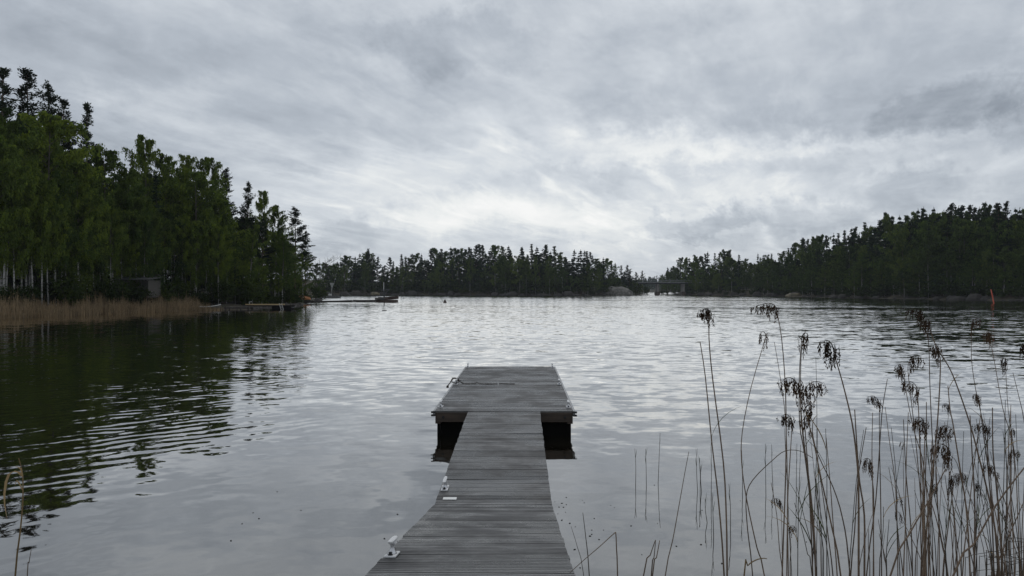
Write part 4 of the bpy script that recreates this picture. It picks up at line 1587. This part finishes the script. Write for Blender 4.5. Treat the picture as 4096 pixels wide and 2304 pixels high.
# ------------------------------------------------------------------ buoys and markers
def spar(name, px, py0, py1, r, mat, label, lean=(0, 0), twin=0.0, rings_=False):
    base = WG(px, py1)
    top = CAMH - (py0 - HOR) / F * base.y
    e = empty(name, (base.x, base.y, 0))
    tag(e, label, 'buoy')
    for s in ((0,) if not twin else (-twin, twin)):
        MB().tube([(s, 0, -.2), (s + lean[0] * top * .5, 0, top * .5), (s + lean[0] * top, 0, top)], [r, r, r * .85], 8).build('pole', mat, e)
    return e, base, top

e, bse, tp = spar('spar_buoy', 3976, 1158, 1214, .105, M_RED, 'tall red spar buoy leaning left off the right shore', lean=(-.22, 0))
e, bse, tp = spar('stick_marker', 1536, 1223, 1243, .018, M_STEELDK, 'pair of thin dark rods on a small float before the crane jetty', twin=.11)
MB().box((.05, 0, .03), (.55, .25, .10), bev=.03).build('float', M_STEELDK, e)
MB().tube([(-.11, 0, tp), (.11, 0, tp)], .015, 4).build('crossbar', M_STEELDK, e)
e, bse, tp = spar('stick_marker', 1614, 1185, 1195, .035, M_STEELDK, 'single thin rod on a small float right of the crane jetty')
MB().box((.05, 0, .03), (.5, .5, .14), bev=.04).build('float', M_STEELDK, e)
p = WG(1780, 1211)
e = empty('cone_buoy', (p.x, p.y, 0))
tag(e, 'small dark red cone buoy with a thin top rod on open water', 'buoy')
MB().lathe([(.34, -.1), (.36, .08), (.30, .16), (.14, .55), (.05, .60)], (0, 0, 0), 10).build('cone', M_RUST, e)
MB().tube([(0, 0, .55), (0, 0, 1.15)], .02, 5).build('top_rod', M_STEELDK, e)

# ------------------------------------------------------------------ bridge
def bridge():
    Y = 372.0
    def bx_(px): return (px - 2048) / F * Y
    def bz(py): return CAMH - (py - HOR) / F * Y
    x0, x1 = bx_(2555), bx_(2830)
    e = empty('bridge', (x0, Y, 0))
    tag(e, 'low dark road bridge on two concrete piers across the channel', 'bridge')
    L = x1 - x0
    zt, zb = bz(1128.5), bz(1136.5)
    MB().box((L / 2, 0, zt - .18), (L, 5.0, .36)).build('deck', M_RAILW, e)
    for s in (-1, 1):
        MB().box((L / 2, s * 1.7, (zt - .36 + zb) / 2), (L, .4, zt - .36 - zb)).build('girder', M_STEELDK, e)
        MB().box((L / 2, s * 2.42, bz(1121)), (L, .12, .14)).build('handrail', M_RAILW, e)
        MB().box((L / 2, s * 2.42, bz(1124.7)), (L, .06, .10)).build('handrail', M_RAILW, e)
        n = 18
        pm = MB().box((0, 0, 0), (.12, .12, bz(1121) - zt)).mesh('rail_post', M_STEELDK)
        for i in range(n):
            link('rail_post', pm, e, loc=(L * (i + .5) / n, s * 2.42, (bz(1121) + zt) / 2))
        for i in range(14):
            MB().box((L * (i + .5) / 14, s * 2.58, zt - .42), (.8, .3, .28)).build('bracket', M_STEELDK, e)
    for px in (2629, 2731):
        x = bx_(px) - x0
        p_ = MB().box((x, 0, zb / 2 + .8), (1.15, 4.2, zb - 1.6), taper=1.0, bev=.1).build('pier', M_CONC, e)
        MB().box((x, 0, .6), (1.9, 5.2, 2.2), bev=.15).build('footing', M_RUST, p_)
        for s in (-1, 1):
            MB().box((x + s * .42, -2.12, zb / 2 + .8), (.18, .1, zb - 2.0)).build('pilaster', M_CONC, p_)
bridge()

# ------------------------------------------------------------------ reeds in the foreground
M_STEM = pmat('dry_reed_stem', (0.145, 0.100, 0.068), 0.75, var=0.45, scale=3.0, stretch=(1, 1, 1), objvar=.35)
M_STEMDK = pmat('dark_reed_stem', (0.052, 0.042, 0.030), 0.75, var=0.4, scale=3.0, objvar=.35)
M_PLUME = leaf_mat('reed_plume', (0.062, 0.040, 0.026), trans=0.3, hue=(1.3, 1.2, 1.1))
M_PLUMEL = leaf_mat('reed_plume_pale', (0.070, 0.050, 0.036), trans=0.3, hue=(1.3, 1.2, 1.1))
M_LEAFG = leaf_mat('green_reed_leaf', (0.055, 0.075, 0.030), trans=0.35)
M_LEAFD = leaf_mat('dry_reed_leaf', (0.36, 0.26, 0.14), trans=0.35, hue=(1.2, 1.1, 1.0))
RF = random.Random(77)


def plume_mesh(seed, L, W_, side, droop, mat, dens=1.0):
    """one-sided hanging panicle: an arched axis and many drooping spikelets"""
    rng = np.random.default_rng(seed)
    pts = []
    for i in range(9):
        t = i / 8
        a = t * droop
        pts.append(Vector((side * W_ * (1 - math.cos(a)) / (1 - math.cos(droop)) if droop > .05 else 0, 0, L * math.sin(a) / 1.0 if droop > .05 else L * t)))
    mb = MB()
    mb.tube(pts, [.0028 * (1 - .7 * i / 8) for i in range(9)], 4)
    for s in range(int(26 * dens)):
        t = .06 + .94 * (s + rng.uniform(0, 1)) / int(26 * dens)
        b = along(pts, min(t, .999))
        az_ = rng.uniform(0, 6.283)
        rr = rng.uniform(.004, .03)
        o1 = b + Vector((math.cos(az_) * rr, math.sin(az_) * rr, rng.uniform(-.004, .004)))
        ln = rng.uniform(.04, .105) * (1.1 - .45 * t)
        sw = Vector((side * rng.uniform(-.004, .014), rng.normal(0, .006), 0))
        o2 = o1 + Vector((0, 0, -ln * .5)) + sw
        o3 = o1 + Vector((0, 0, -ln)) + sw * .6
        mb.tube([b, o1, o2, o3], [.0007] * 4, 3, cap=False)
        nn = int(5 + ln * 130)
        for k in range(nn):
            u = .12 + .88 * k / nn
            c = o1.lerp(o2, u * 2) if u < .5 else o2.lerp(o3, (u - .5) * 2)
            d = Vector((rng.normal(0, .34) + side * .08, rng.normal(0, .34), -1)).normalized()
            sd = Vector((rng.normal(), rng.normal(), 0)).normalized()
            h = rng.uniform(.010, .022)
            w = rng.uniform(.0018, .0036) * (1.15 - .5 * abs(u - .45))
            o = len(mb.v)
            c0 = c + Vector((rng.normal(0, .0022), rng.normal(0, .0022), 0))
            for p in (c0, c0 + d * h * .45 + sd * w, c0 + d * h, c0 + d * h * .45 - sd * w): mb.v.append(tuple(p))
            mb.f.append((o, o + 1, o + 2, o + 3))
    return mb.mesh('plume', mat)

PLUMES = {
    'L': [plume_mesh(i, .065 + .008 * i, .105 - .012 * i, -1, 2.3, M_PLUME) for i in range(3)],
    'R': [plume_mesh(10 + i, .065 + .008 * i, .10 - .012 * i, 1, 2.3, M_PLUME) for i in range(3)],
    'l': [plume_mesh(20 + i, .045 + .01 * i, .07 - .012 * i, -1, 2.2, M_PLUMEL, .8) for i in range(4)],
    'r': [plume_mesh(30 + i, .045 + .01 * i, .07 - .012 * i, 1, 2.2, M_PLUMEL, .8) for i in range(4)],
    'D': [plume_mesh(40, .03, .045, -1, 2.6, M_PLUME, 1.0)],
    's': [plume_mesh(50, .03, .03, 1, 2.4, M_PLUME, .3), plume_mesh(51, .03, .03, -1, 2.4, M_PLUME, .3)],
    'A': [plume_mesh(60, .06, .15, -1, 2.4, M_PLUME, 1.1)],
}


def reed(pts_px, Y, label, plume=None, group=None, r=.0046, mat=None, leaves=(), ps=1.0, shoot=False, dY=0.0):
    """pts_px from the top down; the stem goes on to the lake bed at depth Y"""
    pw = [W(x, y, Y + dY * (i / max(1, len(pts_px) - 1))) for i, (x, y) in enumerate(pts_px)]
    a, b = pw[-2], pw[-1]
    if b.z > -.05:
        k = (b.z + .12) / max(.05, (a.z - b.z))
        k = min(k, 6)
        pw.append(Vector((b.x + (b.x - a.x) * k * .55, b.y + (b.y - a.y) * k, -.12)))
    base = Vector((pw[-1].x, pw[-1].y, 0))
    e = empty('reed', base)
    tag(e, label, 'reed', group)
    loc = [p - base for p in pw][::-1]
    # smooth
    sm = []
    for i in range(len(loc) - 1):
        for k in range(3):
            u = k / 3
            p0, p1, p2, p3 = loc[max(0, i - 1)], loc[i], loc[i + 1], loc[min(len(loc) - 1, i + 2)]
            sm.append(.5 * ((2 * p1) + (p2 - p0) * u + (2 * p0 - 5 * p1 + 4 * p2 - p3) * u * u + (3 * p1 - p0 - 3 * p2 + p3) * u ** 3))
    sm.append(loc[-1])
    n = len(sm)
    MB().tube(sm, [r * (1 - .55 * i / (n - 1)) for i in range(n)], 5).build('stem', mat or M_STEM, e, True)
    tip = sm[-1]
    if plume:
        pr = PLUMES[plume]
        link('plume', pr[RF.randrange(len(pr))], e, loc=tip, scale=(ps * .88 * RF.uniform(.85, 1.15), ps * .88, ps * .88 * RF.uniform(.8, 1.2)), rot=(RF.uniform(-.15, .15), RF.uniform(-.2, .2), RF.uniform(-.8, .8)))
    for (t, sd, ln, kind) in leaves:
        p0 = along(sm, t)
        d0 = Vector((sd * .45, RF.uniform(-.3, .3), .9)).normalized()
        pts = []
        bend = RF.uniform(.3, 1.1) if kind != 'U' else RF.uniform(.0, .15)
        if kind == 'U': sd *= .45
        for i in range(7):
            u = i / 6
            a = u * bend
            pts.append(p0 + Vector((sd * (.25 * u + .75 * math.sin(a) * u), d0.y * u * .4, math.cos(a * .9) * u)) * ln)
        MB().blade(pts, (.012 if kind != 'U' else .009), (.3, 1, 0) if RF.random() < .5 else (.8, .6, 0)).build('leaf', M_LEAFD if kind == 'D' else M_LEAFG, e)
    return e

GR = 'dry reeds in the foreground stand'
# the reeds one can tell apart
reed([(2838, 1252), (2836, 1352), (2851, 1520), (2893, 1848), (2905, 2076), (2908, 2304)], 4.4, 'tall straight reed with a compact dark plume, leftmost of the tall plumed reeds', 'D', ps=1.25, r=.0062)
reed([(2800, 1366), (2821, 1505), (2848, 1779), (2874, 2008), (2896, 2304)], 4.3, 'tall plumeless reed stem just left of the leftmost tall plumed reed', r=.0058, leaves=((.62, 1, .25, 'G'),))
reed([(3105, 1238), (3126, 1352), (3142, 1581), (3142, 1886), (3127, 2304)], 4.6, 'reed with the widest arched plume hanging over to the left', 'A', ps=1.25, r=.0052)
reed([(3063, 1349), (3004, 1550), (2969, 1726), (2966, 1848), (2985, 1992), (3027, 2190), (3057, 2304)], 4.5, 'bowed reed leaning right at its tip beneath the widest arched plume', 's', ps=1.3, r=.0046)
reed([(3250, 1832), (3200, 1804), (3141, 1803), (3090, 1840), (3010, 1920), (2984, 1990), (2990, 2120), (3010, 2304)], 4.5, 'broken reed bent over to the right like an arm', r=.0040, leaves=((.9, 1, .14, 'G'),))
reed([(3097, 1368), (3122, 1520), (3142, 1688), (3149, 1962), (3145, 2304)], 4.7, 'thin plumeless reed just right of the bowed reed', r=.0036)
reed([(3206, 1360), (3197, 1505), (3198, 1695), (3217, 1810), (3240, 2000), (3263, 2304)], 4.4, 'reed with a small dark tuft on top, right of the widest arched plume', 's', ps=1.4, r=.0050)
reed([(3223, 1318), (3206, 1398), (3202, 1581), (3212, 1733), (3255, 2114), (3262, 2304)], 4.5, 'thin reed whose bare tip rises above the small dark tuft', r=.0045)
reed([(3200, 1570), (3206, 1700), (3226, 1850), (3250, 2050), (3262, 2304)], 4.2, 'reed carrying the thick double plume in the middle of the stand, left side', 'L', ps=1.25, r=.0056)
reed([(3214, 1585), (3225, 1657), (3255, 1772), (3286, 1924), (3328, 2114), (3362, 2304)], 4.25, 'reed carrying the thick double plume in the middle of the stand, right side', 'R', ps=1.25, r=.0056)
reed([(3215, 1650), (3222, 1750), (3236, 1950), (3250, 2304)], 4.3, 'reed with a plume hanging straight down under the thick double plume', 's', ps=1.9, r=.0050)
reed([(3168, 1700), (3160, 1830), (3149, 2038), (3152, 2304)], 4.4, 'reed with a low plume arching left below the thick double plume', 'L', ps=.95, r=.0048)
reed([(3252, 1680), (3250, 1733), (3271, 1817), (3331, 1947), (3370, 2076), (3396, 2267)], 4.4, 'reed with a frayed forked tip leaning left', r=.0046, leaves=((.97, 1, .05, 'D'), (.97, -1, .05, 'D')))
reed([(3263, 1429), (3267, 1657), (3263, 1886), (3248, 2304)], 4.8, 'very thin upright reed right of the thick double plume', r=.0030, mat=M_STEMDK)
reed([(3337, 1421), (3369, 1528), (3407, 1688), (3426, 1832), (3433, 1962), (3433, 2304)], 4.1, 'thick reed leaning left with a dark plume hanging at its tip', 'l', ps=1.5, r=.0066)
reed([(3418, 1638), (3426, 1772), (3437, 1924), (3456, 2061), (3456, 2304)], 4.1, 'cut-off thick reed beside the thick left-leaning reed', r=.0062)
reed([(3517, 1615), (3517, 1772), (3521, 1962), (3525, 2304)], 4.5, 'upright reed with a bushy plume right of the thick left-leaning reed', 'L', ps=.85, r=.0042)
reed([(3490, 1650), (3487, 1810), (3490, 1962), (3494, 2304)], 4.4, 'upright reed cut off under the bushy plume', r=.0042)
reed([(3549, 1516), (3530, 1627), (3521, 1733), (3502, 2000), (3464, 2304)], 4.5, 'long bare reed leaning right across the bushy plume', r=.0044)
reed([(3540, 1627), (3559, 1779), (3582, 1962), (3590, 2304)], 4.6, 'thin reed leaning left just right of the bushy plume', r=.0036)
reed([(3668, 1570), (3673, 1627), (3681, 1810), (3692, 1962), (3696, 2304)], 4.3, 'reed with the largest bushy plume of the right cluster', 'L', ps=1.05, r=.0046)
reed([(3640, 1445), (3631, 1482), (3654, 1688), (3673, 1886), (3689, 2114), (3681, 2304)], 4.6, 'tall reed with a ragged plume left of centre in the right cluster', 'r', ps=1.1, r=.0040)
reed([(3605, 1485), (3616, 1520), (3635, 1627), (3658, 1733), (3700, 1900), (3720, 2304)], 4.6, 'reed with two small dark tufts on the left of the right cluster', 'l', ps=1.0, r=.0036)
reed([(3690, 1262), (3704, 1322), (3715, 1383), (3719, 1543), (3727, 1733), (3734, 1886), (3711, 2076), (3681, 2304)], 4.5, 'highest reed of the right cluster with its plume nodding left', 'l', ps=1.1, r=.0040)
reed([(3718, 1310), (3746, 1390), (3795, 1467), (3833, 1558), (3879, 1695), (3910, 1810), (3948, 1962), (3978, 2114), (3997, 2304)], 4.3, 'long reed sloping from lower right to a shaggy pale plume', 'l', ps=1.2, r=.0058)
reed([(3757, 1421), (3761, 1451), (3757, 1566), (3742, 1772), (3715, 2000), (3700, 2190), (3690, 2304)], 4.3, 'thick upright reed with a broad shaggy plume in the right cluster', 'l', ps=1.15, r=.0058)
reed([(3791, 1543), (3800, 1640), (3811, 1695), (3841, 1886), (3864, 2038), (3879, 2304)], 4.3, 'reed with a hooked dry leaf at its tip in the right cluster', r=.0054, leaves=((.96, 1, .12, 'D'),))
reed([(3888, 1299), (3885, 1429), (3902, 1558), (3932, 1695), (3955, 1848), (3971, 2038), (3990, 2304)], 4.8, 'thin tall reed with a light plume nodding right', 'r', ps=.95, r=.0036)
reed([(3957, 1345), (3978, 1451), (4009, 1627), (4043, 1749), (4062, 1886), (4070, 2076), (4080, 2304)], 4.8, 'thin tall reed with a light plume nodding left near the right edge', 'l', ps=1.0, r=.0036)
reed([(4022, 1470), (4032, 1642), (4054, 1794), (4054, 1924), (4024, 2076), (4005, 2304)], 4.8, 'upright reed with a small ragged plume near the right edge', 'l', ps=.8, r=.0034)
reed([(4051, 1490), (4077, 1596), (4096, 1688), (4140, 2000)], 4.8, 'thin bare reed running out of the right edge', r=.0034)
reed([(4100, 1410), (4110, 1600), (4120, 2000)], 4.3, 'reed at the right edge with only its dark plume in view', 'L', ps=.8, r=.0050)
reed([(3914, 1600), (3921, 1640), (3932, 1733), (3948, 1848), (3965, 2050), (3974, 2304)], 4.4, 'reed with a small dark plume low in the right cluster above the pale arched one', 'l', ps=.8, r=.0044)
reed([(3700, 1722), (3695, 1850), (3690, 2050), (3700, 2304)], 4.2, 'reed with a dark plume arching left at mid height of the right cluster', 'L', ps=1.0, r=.0052)
reed([(3752, 1742), (3742, 1886), (3757, 2114), (3788, 2304)], 4.3, 'reed with a dark plume arching right at mid height of the right cluster', 'R', ps=1.1, r=.0046)
reed([(3950, 1728), (3952, 1886), (3978, 2114), (3990, 2304)], 4.4, 'reed with a dark plume arching left at mid height near the right edge', 'L', ps=.95, r=.0044)
reed([(3485, 1862), (3490, 1930), (3494, 2000), (3491, 2304)], 4.5, 'short reed with an open plume low between the bare stems', 'l', ps=1.0, r=.0036)
reed([(3800, 1822), (3826, 1850), (3850, 1950), (3880, 2114), (3900, 2304)], 4.5, 'low reed whose open plume hangs left in front of the stems', 'l', ps=1.3, r=.0032)
reed([(3969, 1630), (3971, 1810), (3986, 1962), (4009, 2304)], 4.2, 'stout cut-off reed near the right edge', r=.0060)
reed([(3879, 1661), (3887, 1810), (3898, 2038), (3894, 2304)], 4.2, 'stout cut-off reed left of the other one near the right edge', r=.0058)
reed([(3705, 1608), (3704, 1810), (3696, 2038), (3704, 2304)], 4.3, 'upright cut-off reed in the middle of the right cluster', r=.0050)
reed([(3780, 1878), (3715, 2000), (3635, 2137), (3559, 2304)], 4.0, 'fallen reed slanting up to the right through the stand', r=.0058)
reed([(4120, 1840), (4096, 1870), (3986, 2015), (3894, 2175), (3810, 2304)], 3.9, 'long fallen reed slanting up to the right edge', r=.0062)
reed([(2755, 1806), (2737, 1900), (2712, 2040), (2690, 2160), (2660, 2304)], 4.8, 'single reed leaning right with a broken tip, left of the tall stand', r=.0042)
reed([(2621, 2159), (2600, 2220), (2573, 2304)], 4.3, 'short cut reed leaning right at the bottom edge, lower left one', r=.0050)
reed([(2638, 2161), (2625, 2230), (2609, 2304)], 4.3, 'short cut reed leaning right at the bottom edge, upper right one', r=.0050)
reed([(2622, 2160), (2615, 2230), (2604, 2304)], 4.4, 'short cut reed standing straighter between two leaning ones', r=.0046)
reed([(2331, 2050), (2343, 2150), (2357, 2304)], 4.6, 'thin dark reed tip right beside the ramp', r=.0040, mat=M_STEMDK)
reed([(2284, 2104), (2310, 2190), (2335, 2304)], 4.6, 'hair-thin reed leaning left close to the ramp edge', r=.0026, mat=M_STEMDK)
reed([(2279, 2290), (2340, 2235), (2400, 2184), (2455, 2134), (2463, 2135), (2466, 2200), (2470, 2304)], 4.3, 'snapped reed folded down toward the ramp edge', r=.0042)
reed([(3067, 2234), (3050, 2232), (3020, 2240), (2990, 2262), (2975, 2304)], 4.1, 'curled pale dead leaf blade at the bottom edge', r=.0050, mat=M_LEAFD)
e = reed([(76, 1832), (92, 1903), (92, 2017), (82, 2132), (63, 2304)], 4.4, 'lone tan reed with a curled dead leaf at the left edge', r=.0058, mat=M_LEAFD)
Y = 4.39
base = e.location
arch = [W(x, y, Y) - base for x, y in ((92, 1905), (75, 1888), (55, 1884), (38, 1895), (26, 1925), (19, 1975), (20, 2020), (31, 2080))]
MB().blade(arch, .022, (.35, .9, .1)).build('leaf', M_LEAFD, e)
arch = [W(x, y, Y) - base for x, y in ((92, 1905), (85, 1875), (74, 1868), (58, 1864))]
MB().blade(arch, .012, (.35, .9, .1)).build('leaf', M_LEAFD, e)
arch = [W(x, y, Y) - base for x, y in ((92, 1960), (80, 1935), (68, 1920), (60, 1945))]
MB().blade(arch, .012, (.35, .9, .1)).build('leaf', M_LEAFD, e)
reed([(127, 2195), (118, 2250), (111, 2304)], 4.5, 'short thin reed tip right of the lone tan reed', r=.0036)

# young shoots standing in the open water with their reflections
shoots = [((2539, 1794), (2542, 1938)), ((2582, 1795), (2585, 1946)), ((2640, 1731), (2632, 1935)), ((2788, 1794), (2790, 1966)), ((2803, 1862), (2806, 1968)), ((2797, 1830), (2800, 1970)),
          ((3061, 1775), (3063, 1984)), ((3086, 1777), (3092, 1972)), ((2844, 1770), (2844, 1990)), ((2966, 1800), (2969, 1985)), ((3187, 1775), (3184, 1990)), ((2915, 1935), (2921, 2120)), ((2848, 1970), (2854, 2150)), ((2820, 1995), (2828, 2090))]
words = ['leftmost young shoot standing alone in the water', 'second young shoot from the left in the water', 'young shoot with a forked tip, third from the left in the water', 'tallest of three close young shoots in the water', 'right one of three close young shoots in the water',
         'middle one of three close young shoots in the water', 'young shoot with split leaves below the widest arched plume', 'crooked young shoot right of the one with split leaves', 'dark young shoot between the two tall left reeds',
         'young shoot behind the bowed reed', 'young shoot behind the thick double plume', 'short green shoot right of the tall left reeds', 'short shoot in the water under the tall left reeds', 'shortest young shoot left of the tall left reeds']
for (a, b), w_ in zip(shoots, words):
    Y = CAMH * F / (b[1] - HOR)
    mid = ((a[0] + b[0]) / 2 + RF.uniform(-4, 4), (a[1] + b[1]) / 2)
    reed([a, mid, b], Y, w_, None, None, r=.0052, mat=M_STEMDK, leaves=((.84, RF.choice((-1, 1)), .13, 'U'), (.7, RF.choice((-1, 1)), .14, 'U')) if RF.random() < .6 else ((.8, 1, .13, 'U'),))

# the other stems of the stand
def reed_zone(x):
    for lim, w in ((3350, 'below the thick double plume'), (3560, 'beside the thick left-leaning reed'), (3760, 'under the largest bushy plume'), (3950, 'crossed by the long fallen reed'), (9999, 'at the right edge')):
        if x < lim: return w

for i in range(94):
    u = RF.random()
    bx = 3580 + 580 * u ** .7 if i > 22 else RF.uniform(3120, 3560)
    dense = i > 22
    Yd = RF.uniform(4.0, 6.2)
    top = RF.uniform(1600, 2080) if dense else RF.uniform(1700, 2150)
    lean = RF.gauss(-18, 48)
    pts = [(bx + lean, top), (bx + lean * .55 + RF.uniform(-6, 6), top + (2304 - top) * .35), (bx + lean * .2 + RF.uniform(-5, 5), top + (2304 - top) * .7), (bx, 2304)]
    kind = RF.random()
    how = ('tall' if top < 1750 else 'middling' if top < 1920 else 'short') + (' left-leaning' if lean < -25 else ' right-leaning' if lean > 18 else ' upright')
    if kind < .14:
        reed(pts, Yd, '%s thin reed with a small drooping plume %s' % (how, reed_zone(bx)), RF.choice('lrs'), GR, r=.0036, ps=RF.uniform(.6, 1.0))
    elif kind < .5:
        reed(pts, Yd, '%s leafy greenish reed %s' % (how, reed_zone(bx)), None, GR, r=.0034, mat=M_STEMDK,
             leaves=tuple((RF.uniform(.4, .95), RF.choice((-1, 1)), RF.uniform(.12, .3), 'U' if RF.random() < .45 else 'G' if RF.random() < .7 else 'D') for _ in range(RF.randrange(1, 4))))
    else:
        reed(pts, Yd, '%s bare dry reed stem %s' % (how, reed_zone(bx)), None, GR, r=RF.uniform(.0032, .0056))
# low tangle of thin stalks at the lower right
for i in range(22):
    bx, by = RF.uniform(3850, 4120), RF.uniform(2120, 2320)
    a = RF.uniform(-.5, .5)
    ln = RF.uniform(90, 220)
    reed([(bx + ln * math.cos(a), by - ln * math.sin(a) * .7), (bx + ln * .5, by - ln * .3 * math.sin(a) - 6), (bx, by), (bx - 8, by + 60)], RF.uniform(4.2, 5.0), 'thin bent stalk lying across the others in the lower right corner', None, 'bent stalks in the lower right corner', r=.0026, mat=M_STEMDK)

# floating leaf scraps
M_SCRAP = pmat('floating_scrap', (0.02, 0.017, 0.014), 0.7)
sc_me = []
for k in range(3):
    mb = MB()
    ring = [(math.cos(a) * .011 * (1 + .4 * math.sin(3 * a + k)), math.sin(a) * .02 * (1 + .3 * math.sin(2 * a + k)), 0) for a in np.linspace(0, 6.283, 9)[:-1]]
    mb.loft([[(x, y, .001) for x, y, z in ring], [(x * .7, y * .8, .007) for x, y, z in ring]])
    sc_me.append(mb.mesh('leaf_scrap', M_SCRAP))
for i in range(46):
    if i < 24: px, py = RF.uniform(2210, 2480), RF.uniform(1980, 2280)
    elif i < 36: px, py = RF.uniform(2400, 3300), RF.uniform(1930, 2280)
    else: px, py = RF.uniform(900, 1650), RF.uniform(1950, 2280)
    p = WG(px, py)
    side = 'left of the ramp' if px < 2000 else 'right of the ramp'
    o = link('leaf_scrap', sc_me[i % 3], None, loc=(p.x, p.y, .001), rot=(0, 0, RF.uniform(0, 6)), scale=(RF.uniform(.3, .75),) * 3)
    tag(o, 'tiny dark leaf scrap floating on the water %s' % side, 'leaf', 'leaf scraps floating by the ramp')

# ------------------------------------------------------------------ haze
def haze():
    mb = MB().box((0, 0, 0), (2, 2, 2))
    m = bpy.data.materials.new('haze_air')
    m.use_nodes = True
    t = NT(m.node_tree)
    out = t.new('ShaderNodeOutputMaterial')
    v = t.new('ShaderNodeVolumePrincipled')
    v.inputs['Color'].default_value = (0.86, 0.92, 1.0, 1)
    v.inputs['Density'].default_value = 0.00010
    v.inputs['Anisotropy'].default_value = 0.2
    t.l.new(v.outputs[0], out.inputs['Volume'])
    o = mb.build('haze', m)
    o.location = (0, 1300, 28)
    o.scale = (3200, 2000, 31)
    o.visible_shadow = True
    tag(o, 'thin grey air between the near and far shores', kind='stuff')
haze()
